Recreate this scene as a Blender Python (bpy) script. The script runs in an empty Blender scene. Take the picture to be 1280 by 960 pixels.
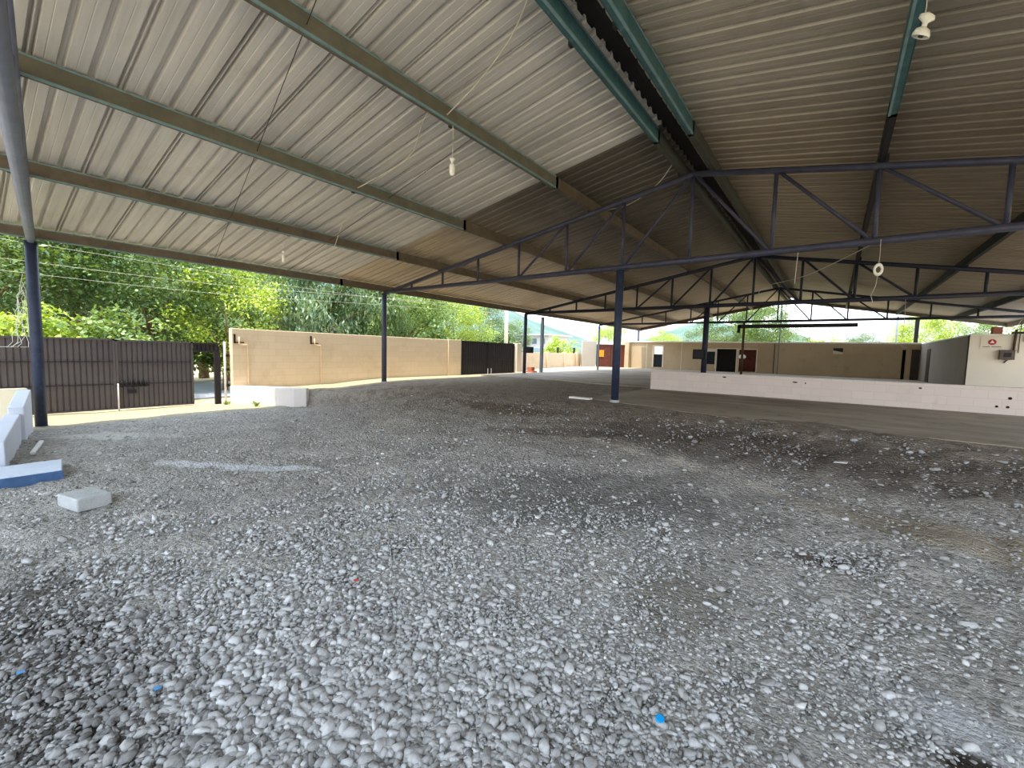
import bpy, math, random
import numpy as np
from mathutils import Vector, Matrix

random.seed(7)
RNG = np.random.default_rng(11)
SC = bpy.context.scene
COL = SC.collection

# ------------------------------------------------------------------ helpers
def lin(c):
    out = []
    for v in c[:3]:
        v = v / 255.0
        out.append(v / 12.92 if v <= 0.04045 else ((v + 0.055) / 1.055) ** 2.4)
    return (out[0], out[1], out[2], 1.0)


class NT:
    """small node-tree builder"""
    def __init__(self, name):
        self.m = bpy.data.materials.new(name)
        self.m.use_nodes = True
        self.t = self.m.node_tree
        self.b = self.t.nodes['Principled BSDF']
        self.out = self.t.nodes['Material Output']
        self.pos = self.t.nodes.new('ShaderNodeNewGeometry').outputs['Position']

    def n(self, typ, **kw):
        nd = self.t.nodes.new(typ)
        for k, v in kw.items():
            setattr(nd, k, v)
        return nd

    def l(self, a, b):
        self.t.links.new(a, b)

    def scaled(self, s):
        mp = self.n('ShaderNodeMapping')
        mp.inputs['Scale'].default_value = s
        self.l(self.pos, mp.inputs['Vector'])
        return mp.outputs['Vector']

    def noise(self, scale, detail=3, rough=0.55, vec=None):
        nd = self.n('ShaderNodeTexNoise')
        nd.inputs['Scale'].default_value = scale
        nd.inputs['Detail'].default_value = detail
        nd.inputs['Roughness'].default_value = rough
        self.l(vec if vec is not None else self.pos, nd.inputs['Vector'])
        return nd.outputs['Fac']

    def ramp(self, fac, stops):
        nd = self.n('ShaderNodeValToRGB')
        el = nd.color_ramp.elements
        while len(el) < len(stops):
            el.new(0.5)
        for e, (p, c) in zip(el, stops):
            e.position = p
            e.color = c if len(c) == 4 else (*c, 1)
        self.l(fac, nd.inputs['Fac'])
        return nd.outputs['Color']

    def mix(self, fac, a, b, mode='MIX'):
        nd = self.n('ShaderNodeMix', data_type='RGBA', blend_type=mode)
        for sock, v in ((nd.inputs[0], fac), (nd.inputs[6], a), (nd.inputs[7], b)):
            if hasattr(v, 'is_linked'):
                self.l(v, sock)
            else:
                sock.default_value = v
        return nd.outputs[2]

    def math(self, op, a, b=None, c=None, clamp=False):
        nd = self.n('ShaderNodeMath', operation=op, use_clamp=clamp)
        for i, v in enumerate((a, b, c)):
            if v is None:
                continue
            if hasattr(v, 'is_linked'):
                self.l(v, nd.inputs[i])
            else:
                nd.inputs[i].default_value = v
        return nd.outputs[0]

    def xyz(self):
        nd = self.n('ShaderNodeSeparateXYZ')
        self.l(self.pos, nd.inputs[0])
        return nd.outputs

    def smooth(self, v, a, b):
        nd = self.n('ShaderNodeMapRange', interpolation_type='SMOOTHSTEP')
        self.l(v, nd.inputs['Value'])
        nd.inputs['From Min'].default_value = a
        nd.inputs['From Max'].default_value = b
        return nd.outputs['Result']

    def bump(self, h, strength=0.3, dist=0.02):
        nd = self.n('ShaderNodeBump')
        nd.inputs['Strength'].default_value = strength
        nd.inputs['Distance'].default_value = dist
        self.l(h, nd.inputs['Height'])
        self.l(nd.outputs['Normal'], self.b.inputs['Normal'])

    def blob(self, cx, cy, rx, ry, rot=0.0):
        """soft elliptic patch around a place on the ground, 1 inside and 0 outside"""
        X, Y, Z = self.xyz()
        dx = self.math('SUBTRACT', X, cx)
        dy = self.math('SUBTRACT', Y, cy)
        c, s = math.cos(rot), math.sin(rot)
        u = self.math('ADD', self.math('MULTIPLY', dx, c / rx), self.math('MULTIPLY', dy, s / rx))
        v = self.math('ADD', self.math('MULTIPLY', dx, -s / ry), self.math('MULTIPLY', dy, c / ry))
        d = self.math('ADD', self.math('MULTIPLY', u, u), self.math('MULTIPLY', v, v))
        w = self.math('ADD', d, self.math('MULTIPLY', self.math('SUBTRACT', self.noise(1.6, 4), 0.5), 1.6))
        return self.smooth(w, 1.2, 0.1)


def paint(name, rgb, rough=0.6, var=0.18, scale=3.0, metal=0.0, bump=0.0, bscale=30, dirt=None, dirt_amt=0.5, spec=0.3):
    k = NT(name)
    a = lin(rgb)
    dark = tuple(v * (1 - var) for v in a[:3]) + (1,)
    light = tuple(min(1, v * (1 + var)) for v in a[:3]) + (1,)
    col = k.ramp(k.noise(scale, 5), [(0.3, dark), (0.7, light)])
    if dirt is not None:
        f = k.smooth(k.noise(scale * 2.3, 6, 0.7), 0.52, 0.72)
        col = k.mix(k.math('MULTIPLY', f, dirt_amt), col, lin(dirt))
    k.l(col, k.b.inputs['Base Color'])
    k.b.inputs['Roughness'].default_value = rough
    k.b.inputs['Metallic'].default_value = metal
    k.b.inputs['Specular IOR Level'].default_value = spec
    if bump:
        k.bump(k.noise(bscale, 4), bump, 0.01)
    return k.m


class MB:
    def __init__(self):
        self.v = []
        self.f = []

    def quad(self, *pts):
        i = len(self.v)
        self.v += [tuple(p) for p in pts]
        self.f.append(tuple(range(i, i + len(pts))))

    def hexa(self, b, t):
        """solid between two polygons of the same number of points (b below, t above, both counter-clockwise from above)"""
        n = len(b)
        i = len(self.v)
        self.v += [tuple(p) for p in b] + [tuple(p) for p in t]
        self.f.append(tuple(i + k for k in reversed(range(n))))
        self.f.append(tuple(i + n + k for k in range(n)))
        for k in range(n):
            j = (k + 1) % n
            self.f.append((i + k, i + j, i + n + j, i + n + k))

    def box(self, x0, x1, y0, y1, z0, z1):
        self.hexa([(x0, y0, z0), (x1, y0, z0), (x1, y1, z0), (x0, y1, z0)],
                  [(x0, y0, z1), (x1, y0, z1), (x1, y1, z1), (x0, y1, z1)])

    def prism(self, poly, z0, z1):
        self.hexa([(x, y, z0) for x, y in poly], [(x, y, z1) for x, y in poly])

    def obox(self, a, b, w, h, up=(0, 0, 1)):
        """bar from a to b, w wide and h high"""
        a, b = Vector(a), Vector(b)
        d = (b - a).normalized()
        u = Vector(up)
        s = d.cross(u)
        if s.length < 1e-4:
            s = d.cross(Vector((1, 0, 0)))
        s.normalize()
        u = s.cross(d).normalized()
        c = [(-1, -1), (1, -1), (1, 1), (-1, 1)]
        i = len(self.v)
        for p in (a, b):
            for q, r in c:
                self.v.append(tuple(p + s * (q * w / 2) + u * (r * h / 2)))
        self.f += [(i + 3, i + 2, i + 1, i), (i + 4, i + 5, i + 6, i + 7)]
        for k in range(4):
            j = (k + 1) % 4
            self.f.append((i + k, i + j, i + 4 + j, i + 4 + k))

    def tube(self, pts, r, n=10, caps=True):
        pts = [Vector(p) for p in pts]
        rs = r if isinstance(r, (list, tuple)) else [r] * len(pts)
        i0 = len(self.v)
        prev = None
        for k, p in enumerate(pts):
            if k == 0:
                d = pts[1] - p
            elif k == len(pts) - 1:
                d = p - pts[k - 1]
            else:
                d = (pts[k + 1] - pts[k - 1])
            d.normalize()
            if prev is None:
                a = d.cross(Vector((0, 0, 1)))
                if a.length < 1e-3:
                    a = d.cross(Vector((1, 0, 0)))
            else:
                a = prev - d * prev.dot(d)
            a.normalize()
            prev = a
            b = d.cross(a)
            for q in range(n):
                t = 2 * math.pi * q / n
                self.v.append(tuple(p + (a * math.cos(t) + b * math.sin(t)) * rs[k]))
        for k in range(len(pts) - 1):
            for q in range(n):
                j = (q + 1) % n
                self.f.append((i0 + k * n + q, i0 + (k + 1) * n + q, i0 + (k + 1) * n + j, i0 + k * n + j))
        if caps:
            self.f.append(tuple(i0 + q for q in range(n)))
            e = i0 + (len(pts) - 1) * n
            self.f.append(tuple(e + q for q in reversed(range(n))))

    def lathe(self, prof, c, n=20, axis=(0, 0, 1)):
        """profile of (radius, height) turned about an axis through c"""
        ax = Vector(axis).normalized()
        a = ax.cross(Vector((1, 0, 0)) if abs(ax.x) < .9 else Vector((0, 1, 0))).normalized()
        b = ax.cross(a)
        i0 = len(self.v)
        c = Vector(c)
        for r, z in prof:
            for q in range(n):
                t = 2 * math.pi * q / n
                self.v.append(tuple(c + ax * z + (a * math.cos(t) + b * math.sin(t)) * max(r, 1e-4)))
        for k in range(len(prof) - 1):
            for q in range(n):
                j = (q + 1) % n
                self.f.append((i0 + k * n + q, i0 + k * n + j, i0 + (k + 1) * n + j, i0 + (k + 1) * n + q))
        self.f.append(tuple(i0 + q for q in reversed(range(n))))
        e = i0 + (len(prof) - 1) * n
        self.f.append(tuple(e + q for q in range(n)))

    def build(self, name, mat, parent=None, smooth=False, bevel=0.0, origin=None):
        me = bpy.data.meshes.new(name)
        o0 = Vector(origin) if origin is not None else (Vector(parent['_o']) if parent is not None and '_o' in parent else Vector((0, 0, 0)))
        me.from_pydata([tuple(Vector(p) - o0) for p in self.v], [], self.f)
        me.update()
        ob = bpy.data.objects.new(name, me)
        COL.objects.link(ob)
        me.materials.append(mat)
        if smooth:
            for p in me.polygons:
                p.use_smooth = len(p.vertices) <= 4
        if bevel:
            b = ob.modifiers.new('bevel', 'BEVEL')
            b.width = bevel
            b.segments = 2
            b.limit_method = 'ANGLE'
        if parent is not None:
            ob.parent = parent
            ob['_o'] = tuple(o0)
        else:
            ob.location = o0
        return ob


def thing(name, label, cat, loc, group=None):
    o = bpy.data.objects.new(name, None)
    COL.objects.link(o)
    o.empty_display_size = 0.2
    o.location = loc
    o['_o'] = tuple(loc)
    tag(o, label, cat, group)
    return o


def tag(o, label=None, cat=None, group=None, kind=None):
    if label:
        o['label'] = label
    if cat:
        o['category'] = cat
    if group:
        o['group'] = group
    if kind:
        o['kind'] = kind
    return o


def struct(o, label, cat):
    return tag(o, label, cat, None, 'structure')


def sstep(a, b, x):
    t = np.clip((np.asarray(x, float) - a) / (b - a), 0, 1)
    return t * t * (3 - 2 * t)

# ------------------------------------------------------------------ camera
F = 530.0
YD = Vector((402 / F, 30 / F, -1)).normalized()
XD = -Vector((-703.11 / F, 58.40 / F, -1)).normalized()
XD = (XD - YD * XD.dot(YD)).normalized()
ZD = XD.cross(YD)
R = Matrix((XD, YD, ZD))                 # camera axes -> world
CAM_H = 1.7
cd = bpy.data.cameras.new('camera')
cd.sensor_width = 36.0
cd.lens = F / 1280.0 * 36.0
cd.clip_start = 0.05
cd.clip_end = 2000
cam = bpy.data.objects.new('camera', cd)
cam.matrix_world = Matrix.Translation((0, 0, CAM_H)) @ R.to_4x4()
COL.objects.link(cam)
SC.camera = cam

# ------------------------------------------------------------------ world and sun
w = bpy.data.worlds.new('world')
SC.world = w
w.use_nodes = True
wt = w.node_tree
bg = wt.nodes['Background']
tc = wt.nodes.new('ShaderNodeTexCoord')
sp = wt.nodes.new('ShaderNodeSeparateXYZ')
wt.links.new(tc.outputs['Generated'], sp.inputs[0])
rm = wt.nodes.new('ShaderNodeValToRGB')
rm.color_ramp.elements[0].position = 0.0
rm.color_ramp.elements[0].color = (0.86, 0.90, 0.96, 1)
rm.color_ramp.elements[1].position = 0.7
rm.color_ramp.elements[1].color = (0.60, 0.73, 0.92, 1)
e = rm.color_ramp.elements.new(0.25)
e.color = (0.74, 0.83, 0.97, 1)
wt.links.new(sp.outputs['Z'], rm.inputs['Fac'])
wt.links.new(rm.outputs['Color'], bg.inputs['Color'])
bg.inputs['Strength'].default_value = 0.95

SUN = Vector((-0.05, -0.30, 0.95)).normalized()
sd = bpy.data.lights.new('sun', 'SUN')
sd.energy = 1.7
sd.angle = math.radians(0.6)
sd.color = (1.0, 0.90, 0.74)
so = bpy.data.objects.new('sun', sd)
so.rotation_euler = SUN.to_track_quat('Z', 'Y').to_euler()
so.location = (0, 0, 30)
COL.objects.link(so)

SC.view_settings.view_transform = 'Standard'
SC.view_settings.look = 'None'
SC.view_settings.gamma = 1.0
SC.view_settings.exposure = 2.2
SC.view_settings.use_curve_mapping = False
SC.cycles.use_denoising = True
SC.cycles.max_bounces = 10
SC.cycles.diffuse_bounces = 6
SC.cycles.transparent_max_bounces = 16

# ------------------------------------------------------------------ materials
M = {}
M['navy'] = paint('navy_paint', (62, 63, 80), 0.5, 0.2, 6, dirt=(92, 82, 82), dirt_amt=0.6)
M['postblue'] = paint('post_blue_paint', (46, 54, 74), 0.5, 0.25, 5, dirt=(74, 78, 90), dirt_amt=0.6)
M['navydark'] = paint('dark_navy_paint', (40, 42, 58), 0.55, 0.2, 6, dirt=(66, 58, 58), dirt_amt=0.5)
M['paleblue'] = paint('pale_blue_paint', (116, 120, 140), 0.5, 0.15, 5, dirt=(100, 105, 125), dirt_amt=0.5)  # pale grey-blue, lighter than the other truss paints
M['greensteel'] = paint('green_purlin_paint', (104, 98, 82), 0.6, 0.18, 4, dirt=(74, 92, 92), dirt_amt=0.7)
M['tealedge'] = paint('teal_edge_paint', (116, 144, 146), 0.55, 0.2, 5, dirt=(120, 110, 92), dirt_amt=0.6)
M['teal'] = paint('teal_purlin_paint', (62, 98, 100), 0.5, 0.22, 5, dirt=(128, 132, 122), dirt_amt=0.5)
M['rust'] = paint('brown_purlin_primer', (102, 90, 74), 0.65, 0.2, 4, dirt=(72, 66, 56), dirt_amt=0.6)
M['rear'] = paint('dull_green_primer', (72, 74, 66), 0.65, 0.2, 4, dirt=(90, 80, 66), dirt_amt=0.5)
M['bracket'] = paint('dark_bracket', (40, 38, 38), 0.7)
M['gate'] = paint('gate_brown_grey', (82, 75, 74), 0.5, 0.1, 2, dirt=(104, 88, 72), dirt_amt=0.4)
M['gatedark'] = paint('gate_near_black', (40, 34, 34), 0.6, 0.2, 3, dirt=(64, 54, 50), dirt_amt=0.5)
M['black'] = paint('black_steel', (22, 21, 22), 0.5, 0.2, 8)
M['white'] = paint('white_lime_paint', (222, 214, 206), 0.8, 0.06, 1.2, bump=0.15, bscale=25, dirt=(190, 178, 166), dirt_amt=0.4)
M['bluewhite'] = paint('parapet_paint', (206, 212, 222), 0.75, 0.05, 1.5, bump=0.1, bscale=30)
M['cream'] = paint('cream_render', (238, 224, 190), 0.8, 0.05, 1.5)
M['stepblue'] = paint('step_blue_paint', (62, 92, 132), 0.6, 0.2, 6, dirt=(120, 132, 146), dirt_amt=0.5)
M['steptop'] = paint('step_top_cement', (200, 210, 222), 0.8, 0.07, 3, dirt=(170, 178, 188), dirt_amt=0.5)
M['cement'] = paint('cement_block', (176, 178, 176), 0.9, 0.12, 8, bump=0.5, bscale=60)
M['facade'] = paint('facade_beige', (186, 166, 136), 0.8, 0.06, 0.8, dirt=(160, 142, 116), dirt_amt=0.4)
M['facadelight'] = paint('facade_cream', (226, 214, 192), 0.8, 0.05, 0.8)
M['endwall'] = paint('end_wall_paint', (176, 166, 150), 0.85, 0.05, 0.8)
M['greyface'] = paint('grey_render', (150, 140, 126), 0.85, 0.06, 0.8)
M['coping'] = paint('coping_cement', (240, 236, 226), 0.8, 0.08, 1.5)
M['reddoor'] = paint('maroon_gate', (104, 54, 42), 0.6, 0.2, 4)
M['orange'] = paint('orange_plate', (226, 140, 36), 0.5, 0.08, 6)
M['tealpanel'] = paint('dark_teal_panel', (30, 38, 42), 0.8, 0.2, 3)
M['dark'] = paint('unlit_dark', (40, 34, 30), 0.9)  # near-black standing in for unlit interiors and holes
M['brown'] = paint('brown_timber', (84, 62, 46), 0.6, 0.2, 6)
M['darkbrown'] = paint('dark_brown_door', (58, 46, 38), 0.5, 0.2, 4)
M['porcelain'] = paint('porcelain', (236, 230, 212), 0.3, 0.04, 8, spec=0.5)
M['wire'] = paint('pale_wire', (206, 196, 178), 0.6, 0.1, 8)
M['darkwire'] = paint('dark_rod', (58, 52, 46), 0.6)
M['rope'] = paint('frayed_white_string', (228, 226, 214), 0.9)
M['boxgrey'] = paint('dark_box', (26, 26, 32), 0.8, 0.15, 6)
M['meter'] = paint('meter_box_paint', (92, 76, 66), 0.5, 0.2, 8)
M['signred'] = paint('sign_red', (176, 40, 44), 0.5, 0.05)
M['signwhite'] = paint('sign_white', (230, 222, 210), 0.5, 0.03)
M['greypost'] = paint('grey_post', (120, 132, 140), 0.6, 0.15, 4, dirt=(130, 90, 64), dirt_amt=0.5)
M['pole'] = paint('concrete_pole', (206, 196, 172), 0.85, 0.08, 3)
M['bluecap'] = paint('blue_plastic', (20, 140, 200), 0.35, 0.05)
M['bluechip'] = paint('blue_scrap', (80, 140, 190), 0.5, 0.1)
M['redchip'] = paint('red_scrap', (200, 60, 60), 0.5, 0.1)
M['whitechip'] = paint('white_scrap', (240, 240, 236), 0.6, 0.05)
M['bark'] = paint('bark', (120, 98, 74), 0.9, 0.25, 6, bump=0.5, bscale=20)
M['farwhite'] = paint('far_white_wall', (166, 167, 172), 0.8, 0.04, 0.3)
M['farglass'] = paint('far_window', (84, 94, 108), 0.3, 0.1)
M['farteal'] = paint('far_teal_wall', (118, 144, 152), 0.8, 0.08, 0.4)
M['farbrick'] = paint('terracotta', (176, 110, 84), 0.8, 0.1, 3)
M['hill'] = paint('hazed_hillside', (128, 127, 134), 0.95, 0.3, 0.16)  # distance haze mixed into the hillside colour
M['slope'] = paint('wooded_slope', (70, 92, 52), 0.95, 0.5, 0.9, bump=0.8, bscale=3)
M['hilldark'] = paint('hazed_green_hill', (86, 108, 100), 0.95, 0.25, 0.08)  # green with the blue of distance haze painted in
M['dirtlit'] = paint('pale_dirt', (196, 180, 140), 0.95, 0.15, 1.5, bump=0.4, bscale=20)
M['road'] = paint('asphalt', (140, 144, 152), 0.9, 0.08, 2)

# lime-washed low wall with faint block joints
k = NT('limewashed_blocks')
br = k.n('ShaderNodeTexBrick')
mp = k.n('ShaderNodeMapping')
mp.inputs['Rotation'].default_value = (math.radians(90), 0, 0)
k.l(k.pos, mp.inputs['Vector'])
k.l(mp.outputs['Vector'], br.inputs['Vector'])
br.inputs['Scale'].default_value = 1.0
br.inputs['Brick Width'].default_value = 0.42
br.inputs['Row Height'].default_value = 0.19
br.inputs['Mortar Size'].default_value = 0.006
br.inputs['Color1'].default_value = lin((232, 216, 204))
br.inputs['Color2'].default_value = lin((226, 210, 198))
br.inputs['Mortar'].default_value = lin((219, 203, 191))
c2 = k.mix(k.math('MULTIPLY', k.smooth(k.noise(1.7, 6, 0.7), 0.55, 0.75), 0.45), br.outputs['Color'], lin((196, 182, 170)))
k.l(c2, k.b.inputs['Base Color'])
k.b.inputs['Roughness'].default_value = 0.85
k.bump(k.math('ADD', br.outputs['Fac'], k.noise(30, 3)), 0.2, 0.006)
M['limeblock'] = k.m

# tan block boundary wall (faces +X, joints in Y and Z)
k = NT('tan_block_wall')
sx = k.xyz()
cb = k.n('ShaderNodeCombineXYZ')
k.l(sx[1], cb.inputs[0])
k.l(sx[2], cb.inputs[1])
br = k.n('ShaderNodeTexBrick')
k.l(cb.outputs[0], br.inputs['Vector'])
br.inputs['Scale'].default_value = 1.0
br.inputs['Brick Width'].default_value = 0.40
br.inputs['Row Height'].default_value = 0.20
br.inputs['Mortar Size'].default_value = 0.008
br.inputs['Mortar Smooth'].default_value = 0.6
br.inputs['Color1'].default_value = lin((228, 204, 170))
br.inputs['Color2'].default_value = lin((222, 198, 163))
br.inputs['Mortar'].default_value = lin((216, 190, 154))
c2 = k.mix(k.math('MULTIPLY', k.smooth(k.noise(1.3, 6, 0.7), 0.5, 0.75), 0.5), br.outputs['Color'], lin((198, 168, 130)))
crack = k.smooth(k.noise(2.5, 8, 0.75, k.scaled((1, 0.5, 6))), 0.64, 0.70)
c2 = k.mix(k.math('MULTIPLY', crack, 0.75), c2, lin((150, 112, 84)))
k.l(c2, k.b.inputs['Base Color'])
k.b.inputs['Roughness'].default_value = 0.9
k.bump(k.math('ADD', br.outputs['Fac'], k.noise(20, 3)), 0.25, 0.01)
M['tanwall'] = k.m


def sheet_mat(name, near, old, dark_col, right):
    """galvanised sheet: the newer sheets in front of Y = 7.4, older brown sheets behind, smoke stains by the ridge on the left slope, a soft darker band on the right"""
    k = NT(name)
    X, Y, Z = k.xyz()
    streak = k.noise(1.0, 5, 0.6, k.scaled((0.35, 5.0, 0.35)))
    blot = k.noise(1.4, 6, 0.7)
    a = k.mix(k.smooth(streak, 0.35, 0.7), lin(near), tuple(c * 0.78 for c in lin(near)[:3]) + (1,))
    b = k.mix(k.smooth(streak, 0.35, 0.7), lin(old), tuple(c * 0.75 for c in lin(old)[:3]) + (1,))
    if not right:
        sf = k.math('MULTIPLY', k.smooth(X, -8.6, -5.6), k.smooth(Y, 26.0, 12.0))
        b = k.mix(k.math('MULTIPLY', sf, 0.9), b, lin(dark_col))
        fac = k.math('GREATER_THAN', Y, 7.4)
    else:
        wob = k.math('ADD', X, k.math('MULTIPLY', k.noise(0.6, 3), 1.2))
        sf = k.math('MULTIPLY', k.math('MULTIPLY', k.smooth(wob, 0.1, 1.2), k.smooth(wob, 4.6, 2.6)), k.smooth(Y, 22, 14))  # soft darker band across the right slope
        b = k.mix(k.math('MULTIPLY', sf, 0.55), b, lin(dark_col))
        a = k.mix(k.math('MULTIPLY', sf, 0.35), a, lin(dark_col))
        fac = k.smooth(Y, 6.0, 9.0)
    col = k.mix(fac, a, b)
    col = k.mix(k.math('MULTIPLY', k.smooth(blot, 0.55, 0.75), 0.3), col, tuple(c * 0.6 for c in lin(old)[:3]) + (1,))
    rust = k.smooth(k.noise(5, 8, 0.8), 0.68, 0.76)
    col = k.mix(k.math('MULTIPLY', rust, 0.3), col, lin((130, 96, 70)))
    k.l(col, k.b.inputs['Base Color'])
    k.b.inputs['Roughness'].default_value = 0.5
    k.b.inputs['Metallic'].default_value = 0.15
    k.bump(k.noise(40, 3), 0.06, 0.01)
    return k.m


M['sheetL'] = sheet_mat('roof_sheet_left', (212, 206, 197), (192, 174, 148), (74, 68, 60), False)
M['sheetR'] = sheet_mat('roof_sheet_right', (182, 171, 154), (156, 140, 118), (92, 78, 62), True)

# gravel ground
k = NT('gravel_ground')
big = k.noise(0.35, 4, 0.6)
mid = k.noise(1.3, 5, 0.65)
fine = k.noise(22, 6, 0.8)
vor = k.n('ShaderNodeTexVoronoi')
vor.inputs['Scale'].default_value = 26
k.l(k.pos, vor.inputs['Vector'])
vor2 = k.n('ShaderNodeTexVoronoi')
vor2.inputs['Scale'].default_value = 60
k.l(k.pos, vor2.inputs['Vector'])
vcol = k.n('ShaderNodeSeparateColor')
k.l(vor.outputs['Color'], vcol.inputs[0])
stone = k.ramp(vcol.outputs[0], [(0.0, lin((120, 118, 113))), (0.45, lin((172, 170, 164))), (0.8, lin((200, 198, 193))), (1.0, lin((232, 230, 224)))])
soil = k.ramp(mid, [(0.3, lin((172, 168, 159))), (0.7, lin((212, 207, 197)))])
col = k.mix(k.smooth(fine, 0.42, 0.6), soil, stone)
X, Y, Z = k.xyz()
# browner, dirtier soil towards the slab, blue-grey crushed stone nearer the open front
back = k.smooth(k.math('ADD', Y, k.math('MULTIPLY', k.math('SUBTRACT', big, 0.5), 2.5)), 4.3, 8.0)
col = k.mix(k.math('MULTIPLY', back, 0.75), col, lin((164, 147, 127)))
lump = k.math('MULTIPLY', k.math('MULTIPLY', k.smooth(k.noise(3.2, 8, 0.75), 0.46, 0.62), k.smooth(Y, 4.0, 7.0)), 0.5)
col = k.mix(lump, col, lin((92, 82, 72)))
for args, c, amt in [((0.55, 2.75, 0.4, 0.25, -0.3), (226, 228, 230), 0.7),
                     ((-2.05, 4.1, 2.0, 0.9, 0.4), (110, 111, 106), 0.65),
                     ((-0.6, 6.6, 3.2, 0.9, 0.0), (100, 89, 80), 0.7),
                     ((0.0, 4.1, 0.3, 0.14, 0.3), (84, 72, 60), 0.8),
                     ((0.60, 2.50, 0.17, 0.13, 0.3), (70, 64, 56), 1.0),
                     ((-3.2, 0.25, 1.7, 0.45, 0.05), (84, 78, 72), 0.85),
                     ((-2.6, 0.4, 0.8, 0.4, 0.2), (88, 84, 80), 0.6),
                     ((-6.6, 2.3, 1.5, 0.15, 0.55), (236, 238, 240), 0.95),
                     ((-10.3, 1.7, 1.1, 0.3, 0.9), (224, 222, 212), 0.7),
                     ((-1.6, 5.6, 2.1, 0.10, -0.25), (206, 198, 184), 0.8),
                     ((0.9, 5.0, 1.2, 0.3, -0.1), (176, 160, 134), 0.6),
                     ((-0.75, 3.0, 0.35, 0.5, -0.3), (150, 146, 134), 0.7),
                     ((-5.4, 7.0, 1.5, 0.4, 0.0), (112, 95, 76), 0.7),
                     ((-3.6, 6.0, 1.6, 0.25, 0.3), (104, 95, 86), 0.6)]:
    col = k.mix(k.math('MULTIPLY', k.blob(*args), amt), col, lin(c))
# the strip by the boundary wall and gates is bare yellow earth
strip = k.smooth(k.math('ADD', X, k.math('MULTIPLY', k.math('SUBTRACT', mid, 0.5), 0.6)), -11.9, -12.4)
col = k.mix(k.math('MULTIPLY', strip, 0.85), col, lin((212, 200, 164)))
k.l(col, k.b.inputs['Base Color'])
k.b.inputs['Roughness'].default_value = 0.9
k.b.inputs['Specular IOR Level'].default_value = 0.05
hgt = k.math('SUBTRACT', k.math('MULTIPLY', fine, 0.8), k.math('MULTIPLY', vor.outputs['Distance'], 1.0))
hgt = k.math('SUBTRACT', hgt, k.math('MULTIPLY', vor2.outputs['Distance'], 0.5))
hgt = k.math('ADD', hgt, k.math('MULTIPLY', k.noise(5.5, 6, 0.75), 2.4))
k.bump(hgt, 0.8, 0.05)
M['ground'] = k.m

# loose stones: one grey to white tone per stone
k = NT('crushed_stone')
at = k.n('ShaderNodeAttribute', attribute_name='tone')
st = k.ramp(at.outputs['Fac'], [(0.0, lin((84, 80, 74))), (0.3, lin((142, 139, 133))), (0.62, lin((182, 181, 177))), (0.88, lin((204, 204, 201))), (1.0, lin((224, 222, 216)))])
st = k.mix(0.35, st, k.ramp(k.noise(60, 4), [(0.3, lin((150, 149, 146))), (0.7, lin((200, 200, 198)))]))
k.l(st, k.b.inputs['Base Color'])
k.b.inputs['Roughness'].default_value = 0.85
k.b.inputs['Specular IOR Level'].default_value = 0.1
k.bump(k.noise(90, 3), 0.3, 0.01)
M['stone'] = k.m

# concrete slab
k = NT('stained_concrete')
c = k.ramp(k.noise(0.7, 6, 0.65, k.scaled((0.5, 1.6, 1))), [(0.3, lin((124, 111, 94))), (0.5, lin((164, 150, 129))), (0.72, lin((194, 180, 157)))])
c = k.mix(k.math('MULTIPLY', k.smooth(k.noise(2.2, 7, 0.75), 0.56, 0.7), 0.6), c, lin((76, 66, 56)))
k.l(c, k.b.inputs['Base Color'])
k.b.inputs['Roughness'].default_value = 0.75
k.bump(k.noise(30, 4), 0.15, 0.01)
M['slab'] = k.m


def leaf_mat(name, a, b, trans=0.35):
    k = NT(name)
    g = k.n('ShaderNodeNewGeometry')
    col = k.mix(g.outputs['Random Per Island'], lin(a), lin(b))
    k.l(col, k.b.inputs['Base Color'])
    k.b.inputs['Roughness'].default_value = 0.5
    tr = k.n('ShaderNodeBsdfTranslucent')
    k.l(k.mix(0.5, col, lin((190, 210, 40))), tr.inputs['Color'])
    mx = k.n('ShaderNodeMixShader')
    mx.inputs[0].default_value = trans
    k.l(k.b.outputs[0], mx.inputs[1])
    k.l(tr.outputs[0], mx.inputs[2])
    k.l(mx.outputs[0], k.out.inputs['Surface'])
    return k.m


M['leafdark'] = leaf_mat('dark_green_leaves', (44, 72, 38), (104, 132, 78), 0.2)
M['leafmid'] = leaf_mat('mid_green_leaves', (66, 98, 46), (146, 168, 98), 0.25)
M['leafyellow'] = leaf_mat('yellow_green_leaves', (116, 150, 40), (196, 206, 92), 0.3)
M['leafgrey'] = leaf_mat('grey_green_leaves', (64, 94, 70), (134, 156, 122), 0.2)
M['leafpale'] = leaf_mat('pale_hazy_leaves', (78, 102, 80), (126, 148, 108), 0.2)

# ------------------------------------------------------------------ ground
PA = np.array([-13.6, 4.85])
PD = np.array([1.9, 1.12]) / math.hypot(1.9, 1.12)


def wave(x, y):
    return (np.sin(x * 1.7 + y * 0.6) * np.sin(y * 1.3 - x * 0.5) * 0.012 + np.sin(x * 4.1 - y * 2.7) * 0.006
            + np.sin(x * 2.3 + y * 5.2 + 1.0) * 0.006 + np.sin(x * 0.8 + 2) * np.sin(y * 0.9 + 1) * 0.015)


def g(x, y):
    x = np.asarray(x, float)
    y = np.asarray(y, float)
    d = (x - PA[0]) * -PD[1] + (y - PA[1]) * PD[0]
    gl = sstep(-13.86, -13.72, x) * 0.44 * sstep(0.05, 0.35, d) + sstep(-13.86, -13.72, x) * 0.14 * sstep(6.3, 10.5, y)
    gr = 0.62 * sstep(2.3, 8.6, y)
    kk = sstep(-11.9, -8.2, x)
    return gl * (1 - kk) + gr * kk + wave(x, y) * sstep(9.5, 7.5, y)


def gz(x, y):
    return float(g(x, y))


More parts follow.
